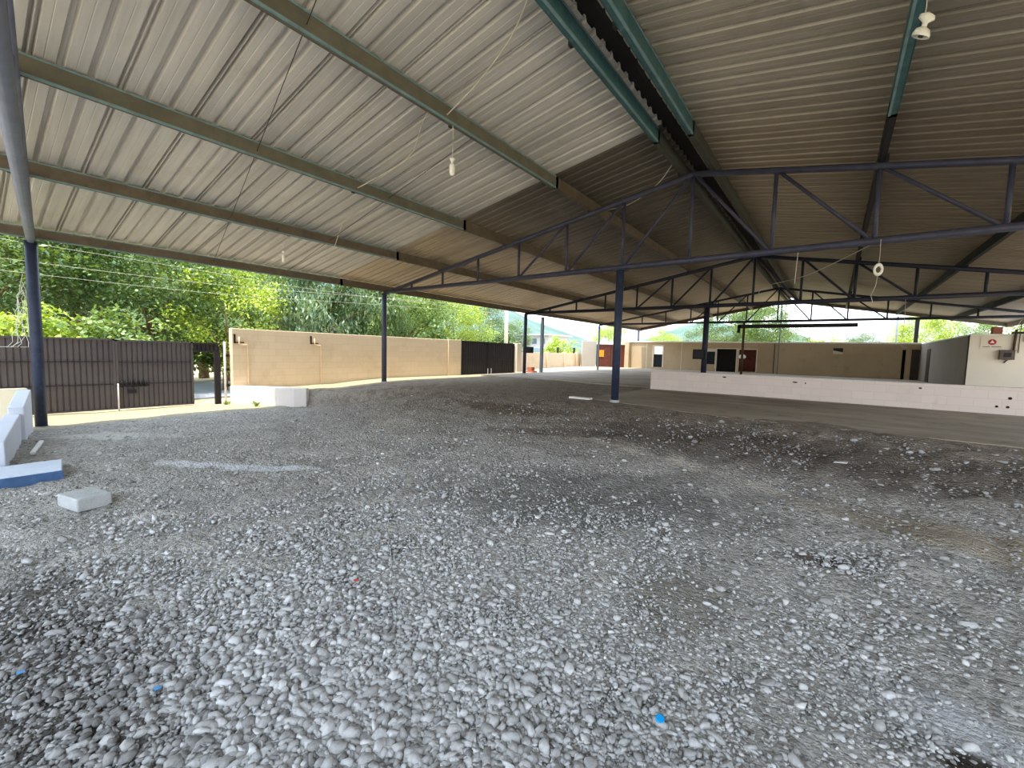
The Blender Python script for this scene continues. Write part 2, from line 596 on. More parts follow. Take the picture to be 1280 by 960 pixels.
def grid_mesh(name, xs, ys, zf, mat):
    X, Y = np.meshgrid(xs, ys)
    Z = zf(X, Y)
    nx, ny = len(xs), len(ys)
    V = np.stack([X.ravel(), Y.ravel(), Z.ravel()], 1)
    i = np.arange(nx * ny).reshape(ny, nx)
    Fq = np.stack([i[:-1, :-1].ravel(), i[:-1, 1:].ravel(), i[1:, 1:].ravel(), i[1:, :-1].ravel()], 1)
    me = bpy.data.meshes.new(name)
    me.from_pydata(V.tolist(), [], Fq.tolist())
    for p in me.polygons:
        p.use_smooth = True
    me.materials.append(mat)
    o = bpy.data.objects.new(name, me)
    COL.objects.link(o)
    return o


def rough_g(X, Y):
    n = RNG.normal(0, 1, X.shape)
    n2 = (n + np.roll(n, 1, 0) + np.roll(n, 1, 1) + np.roll(n, -1, 0)) / 2
    amp = 0.004 + 0.009 * sstep(2.5, 6.0, np.hypot(X, Y))
    rr = random.Random(4)
    lump = 0
    for q in range(12):
        a, L = rr.uniform(0, math.pi), rr.uniform(0.28, 0.95)
        lump = lump + np.sin((X * math.cos(a) + Y * math.sin(a)) * 2 * math.pi / L + rr.uniform(0, 6)) * 0.0042
    return g(X, Y) + lump * sstep(3.0, 5.0, np.hypot(X, Y)) * sstep(8.7, 7.8, Y) * sstep(-12.6, -11.6, X) + n2 * amp * sstep(8.9, 8.0, Y) * sstep(-12.6, -11.6, X)


xs = np.concatenate([np.arange(-14.6, -10.5, 0.07), np.arange(-10.5, 4.0, 0.1), np.arange(4.0, 12.1, 0.4)])
ys = np.concatenate([np.arange(-9.0, -0.5, 0.4), np.arange(-0.5, 9.5, 0.09), np.arange(9.5, 22.6, 0.4)])
struct(grid_mesh('floor_gravel', xs, ys, rough_g, M['ground']), 'grey gravel and packed dirt yard floor under the metal roof', 'ground')

b = MB()
b.box(-260, 260, -120, 420, -0.5, -0.14)
struct(b.build('ground_outside', M['dirtlit']), 'pale earth around the covered yard outside the walls', 'ground')
b = MB()
b.box(-23.5, -16.6, -60, 120, -0.2, -0.08)
struct(b.build('road', M['road']), 'grey asphalt road seen through the open pedestrian gateway', 'road')

# concrete slab in front of the low wall, with an irregular front edge
b = MB()
front = [(-4.75, 9.3), (-4.2, 9.12), (-3.4, 8.95), (-2.4, 8.62), (-1.5, 8.42), (-0.4, 8.3), (0.6, 8.42), (2.1, 8.42), (4.0, 8.3), (11.5, 8.2)]
b.prism(front + [(11.5, 13.6), (-4.7, 13.9)], 0.3, 0.624)
struct(b.build('floor_slab', M['slab']), 'stained concrete slab along the front of the low white wall', 'concrete slab')
b = MB()
b.prism([(-12.6, 14.35), (-10.2, 14.1), (-8.4, 14.25), (-6.9, 13.95), (-4.72, 13.95), (11.5, 13.75), (11.5, 34.4), (-13.9, 34.4), (-17.6, 32.6), (-16.2, 24.0), (-14.6, 19.4), (-12.9, 17.4)], 0.3, 0.645)
struct(b.build('floor_yard', M['slab'], bevel=0.012), 'smooth grey concrete yard behind the low white wall', 'concrete floor')

# loose stones: one scattered object
def stones():
    def unit():
        pts, fc = [], []
        idx = {}
        rng = (-1, 0, 1)

        def vid(p):
            if p not in idx:
                idx[p] = len(pts)
                a = np.array(p, float)
                pts.append(a / np.linalg.norm(a))
            return idx[p]
        for ax in range(3):
            for s in (-1, 1):
                u, v = [q for q in range(3) if q != ax]
                for i in (-1, 0):
                    for j in (-1, 0):
                        q = []
                        for (di, dj) in ((0, 0), (1, 0), (1, 1), (0, 1)):
                            p = [0, 0, 0]
                            p[ax] = s
                            p[u] = i + di
                            p[v] = j + dj
                            q.append(vid(tuple(p)))
                        nrm = np.cross(pts[q[1]] - pts[q[0]], pts[q[2]] - pts[q[0]])
                        if nrm[ax] * s < 0:
                            q = q[::-1]
                        fc.append(q)
        return np.array(pts), np.array(fc)
    U, Fc = unit()
    # candidates inside the wedge in front of the camera
    N = 420000
    r = 0.9 + (RNG.random(N) ** 1.7) * 10.5
    ang = np.radians(RNG.uniform(-97, 16, N))            # measured from +Y towards +X
    x = np.sin(ang) * r
    y = np.cos(ang) * r
    patch = 0.5 + 0.5 * np.sin(x * 1.9 + 0.7 * np.sin(y * 2.1)) * np.sin(y * 1.6 + 1.3 * np.sin(x * 1.2 + 1))
    patch2 = 0.5 + 0.5 * np.sin(x * 4.3 + 2 * np.sin(y * 3.1 + 1)) * np.sin(y * 3.7 + 2 * np.sin(x * 2.9))
    dens = 0.02 + 0.45 * patch + 0.36 * patch2

    def hole(cx, cy, rx, ry, rot=0.0):
        c, s = math.cos(rot), math.sin(rot)
        u = ((x - cx) * c + (y - cy) * s) / rx
        v = (-(x - cx) * s + (y - cy) * c) / ry
        return np.exp(-(u * u + v * v))
    for a in [(-0.75, 3.0, 0.4, 0.6, -0.3), (0.7, 4.6, 1.2, 0.7, 0), (-0.1, 3.6, 0.45, 0.7, 0.3), (0.1, 2.2, 0.5, 0.4, 0.5),
              (-1.9, 4.6, 1.1, 0.5, 0.2), (-5.2, 2.0, 1.5, 0.6, 0.5), (0.9, 3.0, 0.5, 0.6, 0.2), (-2.2, 5.8, 2.2, 0.5, 0)]:
        dens *= 1 - 0.92 * hole(*a)
    for a in [(-1.3, 1.2, 1.3, 0.7, -0.5), (-3.0, 0.5, 1.4, 0.6, 0), (-1.9, 2.2, 0.9, 0.5, 0.5), (-3.6, 2.4, 1.6, 0.9, 0.4), (0.2, 4.3, 0.6, 0.4, 0), (0.2, 3.0, 0.3, 0.6, 0.4)]:
        dens += 0.7 * hole(*a)
    far = sstep(9.5, 4.2, r)
    dens = dens * (0.20 + 0.80 * far) * sstep(8.6, 7.4, y) * sstep(-11.8, -10.5, x)
    keep = RNG.random(N) < np.clip(dens, 0, 1) * 0.52
    # keep clear of the parapet, the step and the loose block
    keep &= ~((x < -8.95) & (y < 0.95)) & ~((x < -7.3) & (x > -9.1) & (y < 0.9)) & ~((x < -5.7) & (x > -6.6) & (y > 0.45) & (y < 1.1))
    x, y, r = x[keep], y[keep], r[keep]
    n = len(x)
    size = np.exp(RNG.normal(math.log(0.0082), 0.46, n))
    bigz = np.exp(-(((x + 1.6) / 1.9) ** 2 + ((y - 0.9) / 0.9) ** 2))
    size *= 0.95 + 0.60 * bigz
    size = np.clip(size, 0.0045, 0.034) * (1 + 0.06 * np.clip(r - 3, 0, 7))
    sc = np.stack([size * RNG.uniform(0.85, 1.5, n), size * RNG.uniform(0.7, 1.1, n), size * RNG.uniform(0.42, 0.85, n)], 1)
    jit = 1 + RNG.uniform(-0.16, 0.16, (n, len(U), 1))
    B = U[None] * jit
    for q in range(5):                                  # broken faces
        nv = RNG.normal(size=(n, 3))
        nv /= np.linalg.norm(nv, axis=1)[:, None]
        dd_ = RNG.uniform(0.35, 0.75, n)
        ex = np.clip(np.einsum('nvk,nk->nv', B, nv) - dd_[:, None], 0, None)
        B = B - ex[:, :, None] * nv[:, None, :]
    P = B * 1.12 * sc[:, None, :]
    # random rotation: tilt then spin
    tl = RNG.normal(0, 0.5, n)
    sp_ = RNG.uniform(0, 2 * math.pi, n)
    ct, st_ = np.cos(tl)[:, None], np.sin(tl)[:, None]
    py = P[:, :, 1] * ct - P[:, :, 2] * st_
    pz = P[:, :, 1] * st_ + P[:, :, 2] * ct
    px = P[:, :, 0]
    cs, sn = np.cos(sp_)[:, None], np.sin(sp_)[:, None]
    qx = px * cs - py * sn
    qy = px * sn + py * cs
    V = np.stack([qx + x[:, None], qy + y[:, None], pz + (g(x, y) + sc[:, 2] * 0.35)[:, None]], 2).reshape(-1, 3)
    Fa = (Fc[None] + (np.arange(n) * len(U))[:, None, None]).reshape(-1, 4)
    me = bpy.data.meshes.new('gravel')
    me.vertices.add(len(V))
    me.vertices.foreach_set('co', V.astype(np.float32).ravel())
    me.loops.add(Fa.size)
    me.loops.foreach_set('vertex_index', Fa.astype(np.int32).ravel())
    me.polygons.add(len(Fa))
    me.polygons.foreach_set('loop_start', np.arange(0, Fa.size, 4, dtype=np.int32))
    me.polygons.foreach_set('loop_total', np.full(len(Fa), 4, dtype=np.int32))
    tone = np.clip(RNG.normal(0.58, 0.22, n), 0, 1)
    tone -= 0.14 * sstep(2.4, 1.4, r)
    white = RNG.random(n) < 0.04
    tone[white] = RNG.uniform(0.82, 1.0, white.sum())
    dk = np.exp(-(((x + 3.0) / 1.7) ** 2 + ((y - 0.22) / 0.48) ** 2))
    tone -= 0.5 * dk + 0.34 * np.clip((y - 4.2) / 2.5, 0, 1)
    tone = np.clip(tone, 0, 1)
    me.update(calc_edges=True)
    at_ = me.attributes.new('tone', 'FLOAT', 'POINT')
    at_.data.foreach_set('value', np.repeat(tone, len(U)).astype(np.float32))
    me.materials.append(M['stone'])
    o = bpy.data.objects.new('gravel', me)
    COL.objects.link(o)
    tag(o, 'loose grey crushed stones scattered over the yard floor', 'gravel', None, 'stuff')
    return n


NST = stones()
print('stones', NST)

# ------------------------------------------------------------------ roof
RX, RZ = -2.45, 5.30          # ridge of the trusses' top chord
SL, SR = 0.1735, 0.18
EL, ER = -12.35, 7.1          # eaves
CHZ = 3.62


def tcz(x):
    return RZ - SL * (RX - x) if x < RX else RZ - SR * (x - RX)


def roofz(x):
    return tcz(x) + 0.297


def sheet(name, x0, x1, y0, y1, mat):
    """ribbed sheeting running down the slope: narrow raised ribs every 25 cm, a double lap rib on every third"""
    prof = []
    y = y0
    i = 0
    while y < y1:
        if i % 3 == 0:
            prof += [(y, 0), (y + 0.010, 0.060), (y + 0.034, 0.060), (y + 0.042, 0.012), (y + 0.052, 0.012), (y + 0.060, 0.060), (y + 0.082, 0.060), (y + 0.094, 0)]
        else:
            prof += [(y, 0), (y + 0.016, 0.055), (y + 0.056, 0.055), (y + 0.078, 0)]
        prof += [(y + 0.155, 0), (y + 0.162, 0.004), (y + 0.170, 0)]
        y += 0.25
        i += 1
    xs_ = np.linspace(x0, x1, 9)
    n = len(prof)
    V, Fq = [], []
    for xx in xs_:
        zz = roofz(xx)
        for (yy, dz) in prof:
            V.append((xx, yy, zz + dz + 0.004 * math.sin(yy * 2.3 + xx * 1.7)))
    for a in range(len(xs_) - 1):
        for c in range(n - 1):
            i0 = a * n + c
            Fq.append((i0, i0 + 1, i0 + n + 1, i0 + n))
    me = bpy.data.meshes.new(name)
    me.from_pydata(V, [], Fq)
    me.materials.append(mat)
    o = bpy.data.objects.new(name, me)
    COL.objects.link(o)
    sm = o.modifiers.new('thickness', 'SOLIDIFY')
    sm.thickness = 0.004
    sm.offset = 0
    return o


YF, YB = -2.4, 33.4
struct(sheet('ceiling_left', -12.62, RX - 0.12, YF, YB, M['sheetL']), 'pale ribbed metal roof sheets of the left slope', 'roof')
struct(sheet('ceiling_right', RX + 0.12, 7.35, YF, YB, M['sheetR']), 'brown ribbed metal roof sheets of the right slope', 'roof')
b = MB()
n0 = (RX - 0.45, RX + 0.45)
zc = roofz(RX) + 0.06
b.hexa([(n0[0], YF, zc - 0.07), (RX, YF, zc + 0.02), (RX, YB, zc + 0.02), (n0[0], YB, zc - 0.07)],
       [(n0[0], YF, zc - 0.066), (RX, YF, zc + 0.024), (RX, YB, zc + 0.024), (n0[0], YB, zc - 0.066)])
b.hexa([(RX, YF, zc + 0.02), (n0[1], YF, zc - 0.07), (n0[1], YB, zc - 0.07), (RX, YB, zc + 0.02)],
       [(RX, YF, zc + 0.024), (n0[1], YF, zc - 0.066), (n0[1], YB, zc - 0.066), (RX, YB, zc + 0.024)])
struct(b.build('trim_1', M['bracket']), 'dark metal ridge cap closing the gap between the two roof slopes', 'roof ridge')


# purlins -----------------------------------------------------------
def purlin(x, label, mfront, mback, split=7.4, hgt=0.215, wid=0.075, lip=True):
    zb = tcz(x) + 0.055
    t = thing('purlin', label, 'roof purlin', (x, YF, zb), 'steel purlins carrying the roof sheets')

    def channel(y0, y1):
        m = MB()
        s = 1 if x < 0 else -1
        m.box(x + s * wid / 2 - 0.006, x + s * wid / 2 + 0.006, y0, y1, zb, zb + hgt)           # web
        m.box(x - wid / 2, x + wid / 2, y0, y1, zb, zb + 0.012)                 # bottom flange
        m.box(x - wid / 2, x + wid / 2, y0, y1, zb + hgt - 0.012, zb + hgt)     # top flange
        m.box(x - s * wid / 2 - 0.005, x - s * wid / 2 + 0.005, y0, y1, zb, zb + 0.035)          # lips
        m.box(x - s * wid / 2 - 0.005, x - s * wid / 2 + 0.005, y0, y1, zb + hgt - 0.03, zb + hgt)
        return m
    o1 = channel(YF, split + 0.08).build('front_length', mfront, t)
    o2 = channel(split, YB).build('rear_length', mback, t)
    if mfront is not mback:
        tag(o1, 'painted front length')
        tag(o2, 'duller rear length')
    s = 1 if x < 0 else -1
    m = MB()
    m.box(x + s * (wid / 2 + 0.002) - 0.012, x + s * (wid / 2 + 0.002) + 0.012, YF, split, zb - 0.012, zb + 0.014)
    m.box(x + s * (wid / 2 + 0.002) - 0.010, x + s * (wid / 2 + 0.002) + 0.010, YF, split, zb + hgt - 0.016, zb + hgt + 0.004)
    tag(m.build('edge_bead', M['tealedge'], t), 'pale teal edges')
    for y in (0.9 - 0.0945 * (x + 12.4), 4.6, 9.05, 17.4, 25.8):
        m = MB()
        m.box(x - s * (wid / 2 + 0.05) , x - s * (wid / 2 + 0.006), y - 0.03, y + 0.03, zb, zb + 0.11) if s < 0 else m.box(x - wid / 2 - 0.05, x - wid / 2 - 0.006, y - 0.03, y + 0.03, zb, zb + 0.11)
        m.build('cleat', M['bracket'], t)
    return t


purlin(-12.4, 'eave purlin on the left edge of the roof, above the trees', M['rust'], M['rust'], hgt=0.20)
purlin(-9.65, 'second purlin up from the left eave', M['rust'], M['rust'])
purlin(-7.17, 'third purlin up from the left eave, greenish grey in front', M['greensteel'], M['rust'])
purlin(-4.66, 'purlin with the white bulb lamp hanging from it, left slope', M['greensteel'], M['rust'])
purlin(-2.66, 'left of the two teal purlins beside the dark ridge gap', M['teal'], M['rear'])
purlin(-2.10, 'right of the two teal purlins beside the dark ridge gap', M['teal'], M['rear'])
purlin(0.40, 'teal purlin beside the hanging double porcelain lamp, right slope', M['teal'], M['bracket'])
purlin(2.76, 'second purlin to the right of the ridge pair', M['bracket'], M['bracket'])
purlin(5.05, 'third purlin to the right of the ridge pair', M['bracket'], M['bracket'])
purlin(7.1, 'eave purlin on the right edge of the roof', M['bracket'], M['rust'])


# trusses -----------------------------------------------------------
XS = [RX + 1.42 * k for k in range(-6, 7)]


def truss(y_at, label, mat, mweb, r=0.052):
    t = thing('roof_truss', label, 'roof truss', (RX, y_at(RX), CHZ), 'steel roof trusses')
    P = lambda x, z: (x, y_at(x), z)
    m = MB()
    m.tube([P(EL, CHZ), P(ER, CHZ)], r * 1.1, 12)
    m.build('bottom_chord', mat, t, True)
    m = MB()
    m.tube([P(EL - 0.05, tcz(EL - 0.05)), P(RX, RZ)], r, 12)
    m.build('top_chord', mat, t, True)
    m = MB()
    m.tube([P(RX, RZ), P(ER + 0.05, tcz(ER + 0.05))], r, 12)
    m.build('top_chord', mat, t, True)
    for x in XS:
        if EL + 0.4 < x < ER - 0.4:
            m = MB()
            m.tube([P(x, CHZ), P(x, tcz(x))], r * 0.62, 8)
            m.build('strut', mweb, t, True)
    for s in (-1, 1):
        for k in range(3):
            xa, xb = RX + s * 1.42 * k, RX + s * 1.42 * (k + 1)
            m = MB()
            m.tube([P(xa + s * 0.05, tcz(xa) - 0.04), P(xb - s * 0.06, CHZ + 0.05)], r * 0.55, 8)
            m.build('brace', mweb, t, True)
    m = MB()
    for s in (-1, 1):
        m.obox(P(RX + s * 0.17, tcz(RX + s * .17) - 0.02), P(RX, RZ + 0.01), 0.02, 0.10)
    m.build('ridge_plate', mweb, t)
    return t


truss(lambda x: 1.02 - 0.0945 * (x + 12.4), 'pale blue tube truss nearest the camera, entering the frame at its left edge', M['paleblue'], M['paleblue'], 0.06)
truss(lambda x: 9.05, 'purple-blue tube truss spanning the middle of the shed', M['navy'], M['navy'], 0.055)
truss(lambda x: 17.4, 'dark blue truss behind the middle one, dark box on its post', M['navydark'], M['navydark'], 0.065)
truss(lambda x: 25.8, 'rearmost dark truss in front of the beige building', M['navydark'], M['navydark'], 0.055)


# posts -------------------------------------------------------------
def post(x, y, z0, z1, r, label, mat, lean=0.0, square=False, cap=True, leany=0.0):
    t = thing('steel_post', label, 'post', (x, y, z0), 'steel posts holding the roof')
    m = MB()
    if square:
        m.obox((x + lean, y + leany, z0 - 0.05), (x, y, z1), r * 2, r * 2)
        m.build('shaft', mat, t, bevel=0.008)
    else:
        m.tube([(x + lean, y + leany, z0 - 0.05), (x + lean * .5, y + leany * .5, (z0 + z1) / 2), (x, y, z1)], r, 16)
        m.build('shaft', mat, t, True)
    if cap:
        m = MB()
        m.box(x - r * 1.6, x + r * 1.6, y - r * 1.6, y + r * 1.6, z1 - 0.012, z1 + 0.0)
        m.build('cap_plate', mat, t)
    m = MB()
    m.tube([(x + lean, y + leany, z0 - 0.05), (x + lean, y + leany, z0 + 0.02)], r * 1.25, 16)
    m.build('footing', M['cement'], t, True)
    return t


CB = CHZ - 0.055
post(-12.4, 1.02, gz(-12.4, 1.05), CB, 0.088, 'navy post beside the white parapet, frayed string hanging from it', M['postblue'])
post(-12.4, 9.05, gz(-12.4, 9.05), CB, 0.085, 'slim navy post standing against the middle of the tan wall', M['navy'])
post(-3.9, 9.05, 0.655, CB, 0.085, 'thick navy post at the corner of the concrete slab', M['postblue'])
post(-3.95, 17.4, 0.645, CB, 0.10, 'dark post carrying a black box, behind the low white wall', M['navydark'])
post(-12.38, 17.4, gz(-12.38, 17.4), CB, 0.085, 'dark post with a small black box beside the near-black gate', M['navydark'])
post(-12.38, 18.95, 0.645, 3.56, 0.07, 'grey square post with rusty foot behind the near-black gate', M['greypost'], square=True)
post(-3.95, 25.8, 0.645, CB, 0.06, 'thin brown post in front of the barred doorway', M['brown'])
post(-12.4, 25.8, 0.645, CB, 0.06, 'pale thin post in front of the maroon gate', M['greypost'])
post(3.8, 34.6, -0.14, roofz(3.8) - 0.2, 0.09, 'thick dark post rising behind the right end of the beige building', M['black'], square=True)
post(2.93, 34.6, -0.14, roofz(2.93) - 0.2, 0.05, 'thin grey post rising behind the beige building by the far right', M['greypost'])
post(-13.1, 34.7, -0.14, 3.75, 0.06, 'short dark post rising behind the building next to the maroon gate', M['navydark'])
post(-2.95, 33.2, 0.645, roofz(-2.95) - 0.2, 0.035, 'slender pipe post rising at the ridge end before the beige building', M['greypost'], cap=False)

b = MB()
b.box(-4.2, 0.8, 25.66, 25.73, 3.27, 3.46)
b.box(-4.25, -4.1, 25.66, 25.73, 3.02, 3.45)
tag(b.build('hanging_beam', M['black'], bevel=0.01), 'long black beam hung just below the rearmost truss', 'beam')
# rafters of the gable end
for (xa, xb, lab) in ((-12.6, RX, 'left sloping gable rafter at the far end of the roof'), (RX, 7.3, 'right sloping gable rafter at the far end of the roof')):
    b = MB()
    b.obox((xa, 33.3, roofz(xa) - 0.12), (xb, 33.3, roofz(xb) - 0.12), 0.08, 0.2)
    tag(b.build('gable_rafter', M['brown'] if xa < -5 else M['greensteel']), lab, 'rafter')

# ------------------------------------------------------------------ left boundary
b = MB()
b.box(-13.82, -13.6, 4.82, 14.05, -0.2, 2.16)
b.box(-13.60, -13.54, 13.25, 14.05, 0.3, 2.17)
struct(b.build('wall_left', M['tanwall'], bevel=0.015), 'tan painted block boundary wall on the left', 'wall')
# white retaining plinth at its foot
b = MB()
b.prism([(-13.62, 4.74), (-12.7, 5.27), (-11.95, 5.74), (-11.74, 5.98), (-11.86, 6.12), (-12.2, 5.98), (-13.62, 5.08)], -0.2, 0.525)
struct(b.build('wall_plinth', M['white'], bevel=0.02), 'low white retaining wall at the foot of the tan wall', 'retaining wall')
b = MB()
b.box(-13.75, -13.45, 18.2, 18.62, 0.1, 2.15)
struct(b.build('wall_pillar', M['facadelight'], bevel=0.015), 'cream gate pillar at the far side of the near-black gate', 'pillar')
b = MB()
for (p, q) in (((-13.6, 18.62), (-15.4, 22.0)), ((-15.4, 22.0), (-17.2, 32.4))):
    d = Vector((q[0] - p[0], q[1] - p[1], 0)).normalized()
    nrm = Vector((-d.y, d.x, 0)) * 0.2
    b.prism([p, q, (q[0] + nrm.x, q[1] + nrm.y), (p[0] + nrm.x, p[1] + nrm.y)], -0.2, 1.70)
for s in (0.3, 0.62, 0.9):
    x, y = -15.4 - 1.8 * s, 22 + 10.4 * s
    b.box(x - 0.12, x + 0.14, y - 0.14, y + 0.14, 0, 1.76)
struct(b.build('wall_far_left', M['tanwall'], bevel=0.01), 'low tan boundary wall with short pillars beyond the near-black gate', 'wall')


def ribbed(m, x, y0, y1, z0, z1, pitch=0.1, depth=0.022):
    """vertical ribbed gate sheet in the plane X = x"""
    prof = []
    y = y0
    while y < y1 - 1e-6:
        e_ = min(y + pitch, y1)
        prof += [(y, 0), (y + pitch * 0.68, 0), (y + pitch * 0.76, -depth), (y + pitch * 0.92, -depth)]
        y = e_
    prof = [(min(a, y1), d) for a, d in prof] + [(y1, 0)]
    n = len(prof)
    i0 = len(m.v)
    for z in (z0, z1):
        m.v += [(x + d, a, z) for a, d in prof]
    for z in (z0, z1):
        m.v += [(x + d - 0.012, a, z) for a, d in prof]
    for c in range(n - 1):
        m.f.append((i0 + c, i0 + c + 1, i0 + n + c + 1, i0 + n + c))
        j = i0 + 2 * n
        m.f.append((j + n + c, j + n + c + 1, j + c + 1, j + c))
        m.f.append((i0 + n + c, i0 + n + c + 1, j + n + c + 1, j + n + c))


def gate_leaf(name, label, x, y0, y1, z0, z1, mat, group=None, rails=(0.36, 0.68), pitch=0.1):
    t = thing(name, label, 'gate', (x, y0, z0), group)
    m = MB()
    ribbed(m, x, y0 + 0.03, y1 - 0.03, z0 + 0.02, z1 - 0.02, pitch)
    m.build('sheet', mat, t)
    m = MB()
    m.box(x - 0.03, x + 0.03, y0, y0 + 0.045, z0, z1)
    m.box(x - 0.03, x + 0.03, y1 - 0.045, y1, z0, z1)
    m.box(x - 0.03, x + 0.03, y0, y1, z1 - 0.04, z1)
    m.box(x - 0.03, x + 0.03, y0, y1, z0, z0 + 0.03)
    m.build('frame', mat, t)
    for f in rails:
        z = z0 + (z1 - z0) * f
        m = MB()
        m.box(x + 0.004, x + 0.026, y0 + 0.045, y1 - 0.045, z - 0.012, z + 0.012)
        m.build('rail', M['gatedark'], t)
    return t


GX = -14.0
gate_leaf('gate_leaf', 'wide brown-grey ribbed gate leaf behind the navy post', GX, -1.6, 2.42, 0.04, 1.765, M['gate'], 'street gate leaves')
gr_ = gate_leaf('gate_leaf', 'narrower brown-grey ribbed gate leaf with the bolt, beside the open gateway', GX, 2.425, 4.0, 0.04, 1.745, M['gate'], 'street gate leaves')
m = MB()
m.tube([(GX + 0.06, 2.40, 0.62), (GX + 0.06, 3.02, 0.62)], 0.018, 8)
for q in range(6):
    m.box(GX + 0.03, GX + 0.08, 2.5 + q * 0.09, 2.53 + q * 0.09, 0.58, 0.74)
m.build('bolt', M['black'], gr_, True)
m = MB()
m.box(GX + 0.03, GX + 0.07, 2.62, 2.78, 0.42, 0.52)
m.build('lock_plate', M['black'], gr_)
m = MB()
m.tube([(GX + 0.07, 2.44, -0.02), (GX + 0.07, 2.44, 0.68)], 0.018, 8)
m.build('drop_rod', M['white'], gr_, True)
tag(gr_.children[-1], 'white drop rod')

t = thing('gateway_frame', 'dark steel frame of the open pedestrian gateway beside the tan wall', 'gate frame', (GX, 4.3, 0))
m = MB()
ribbed(m, GX, 4.02, 4.62, 1.49, 1.70, 0.1)
m.box(GX - 0.03, GX + 0.03, 4.0, 4.64, 1.68, 1.73)
m.box(GX - 0.03, GX + 0.03, 4.0, 4.64, 1.47, 1.51)
m.build('header', M['gatedark'], t)
m = MB()
m.box(GX - 0.04, GX + 0.05, 4.50, 4.64, -0.1, 1.47)
m.build('jamb', M['gatedark'], t)
m = MB()
m.tube([(GX + 0.2, 4.70, -0.1), (GX + 0.2, 4.70, 1.78)], 0.03, 10)
m.build('pole', M['white'], t, True)
tag(t.children[-1], 'pale upright pipe')
m = MB()
for z in (0.5, 0.95, 1.35):
    m.box(GX + 0.17, GX + 0.24, 4.72, 4.80, z, z + 0.07)
m.build('hinge', M['black'], t)

GA = 'leaves of the near-black gate'
ga = gate_leaf('dark_gate_leaf', 'near-black gate leaf next to the end of the tan wall', -13.62, 14.10, 16.05, 0.58, 2.15, M['gatedark'], GA, (0.5,), 0.16)
gb = gate_leaf('dark_gate_leaf', 'near-black gate leaf next to the cream pillar', -13.62, 16.10, 18.16, 0.42, 2.13, M['gatedark'], GA, (0.5,), 0.16)
for t_, yy in ((ga, 15.95), (gb, 16.2)):
    m = MB()
    m.tube([(-13.55, yy, 0.4), (-13.55, yy, 0.85)], 0.02, 8)
    m.build('drop_rod', M['white'], t_, True)

# parapet by the camera's left, concrete step, block ------------------
def yl(x):                                    # line of the skewed front edge
    return 0.93 - 0.0945 * (x + 12.0)


b = MB()


def para(xa, xb, ya, yb, za, zb_, th):
    b.hexa([(xa, ya - th, -0.2), (xb, yb - th, -0.2), (xb, yb, -0.2), (xa, ya, -0.2)],
           [(xa, ya - th, za), (xb, yb - th, zb_), (xb, yb, zb_), (xa, ya, za)])


para(-12.0, -10.75, 0.88, 0.70, 0.76, 0.57, 0.18)
para(-10.78, -8.3, 0.66, 0.36, 0.46, 0.40, 0.18)
struct(b.build('wall_parapet', M['bluewhite'], bevel=0.012), 'stepped white parapet wall at the left edge of the yard', 'parapet')
b = MB()
b.prism([(-12.25, 0.85), (-12.25, -4.2), (-12.05, -4.2), (-12.05, 0.85)], -0.2, 0.78)
struct(b.build('wall_ramp_end', M['cream'], bevel=0.03), 'sunlit cream wall inside the white parapet', 'wall')

b = MB()
b.hexa([(-8.05, -1.0, -0.1), (-7.42, -1.0, -0.1), (-7.42, 0.76, -0.1), (-8.05, 0.83, -0.1)],
       [(-8.05, -1.0, 0.135), (-7.42, -1.0, 0.135), (-7.42, 0.76, 0.135), (-8.05, 0.83, 0.135)])
t = thing('concrete_step', 'pale concrete step with a blue painted front beside the parapet', 'step', (-7.7, 0, 0))
b.build('slab', M['steptop'], t, bevel=0.012)
b = MB()
b.hexa([(-7.425, -1.0, -0.05), (-7.41, -1.0, -0.05), (-7.41, 0.765, -0.05), (-7.425, 0.765, -0.05)],
       [(-7.425, -1.0, 0.115), (-7.41, -1.0, 0.115), (-7.41, 0.765, 0.115), (-7.425, 0.765, 0.115)])
tag(b.build('front_face', M['stepblue'], t), 'blue painted front')

b = MB()
cx_, cy_, an = -6.15, 0.78, math.radians(14)
ca, sa = math.cos(an), math.sin(an)
pts = [(-0.2, -0.14), (0.2, -0.14), (0.2, 0.14), (-0.2, 0.14)]
pts = [(cx_ + p * ca - q * sa, cy_ + p * sa + q * ca) for p, q in pts]
b.prism(pts, -0.02, 0.115)
b.build('concrete_block', M['cement'], bevel=0.012, origin=(cx_, cy_, 0))
tag(bpy.data.objects['concrete_block'], 'loose grey concrete block lying on the gravel in front of the step', 'block')

b = MB()
b.obox((-10.2, 0.83, 0.05), (-9.3, 0.66, 0.03), 0.05, 0.03)
tag(b.build('broken_lath', M['whitechip'], origin=(-9.8, 0.75, 0.03)), 'white lath lying at the foot of the parapet', 'stick')

# frayed string on the near-left post
b = MB()
for q in range(11):
    x, y, z = -12.4 + random.uniform(-.02, .05), 0.9 + random.uniform(-0.06, 0.0), 2.55 + random.uniform(-0.6, 0.6)
    pts = [(x, y, z)]
    for s in range(9):
        z -= random.uniform(0.06, 0.13)
        y += random.uniform(-0.05, 0.04)
        x += random.uniform(-0.02, 0.03)
        if z < 1.62:
            y -= 0.04
            z = max(z, 1.55)
        pts.append((x, min(y, 0.92), z))
    b.tube(pts, 0.004, 5)
tag(b.build('frayed_string', M['rope']), 'bundle of frayed white string hanging on the navy post by the parapet', 'string')

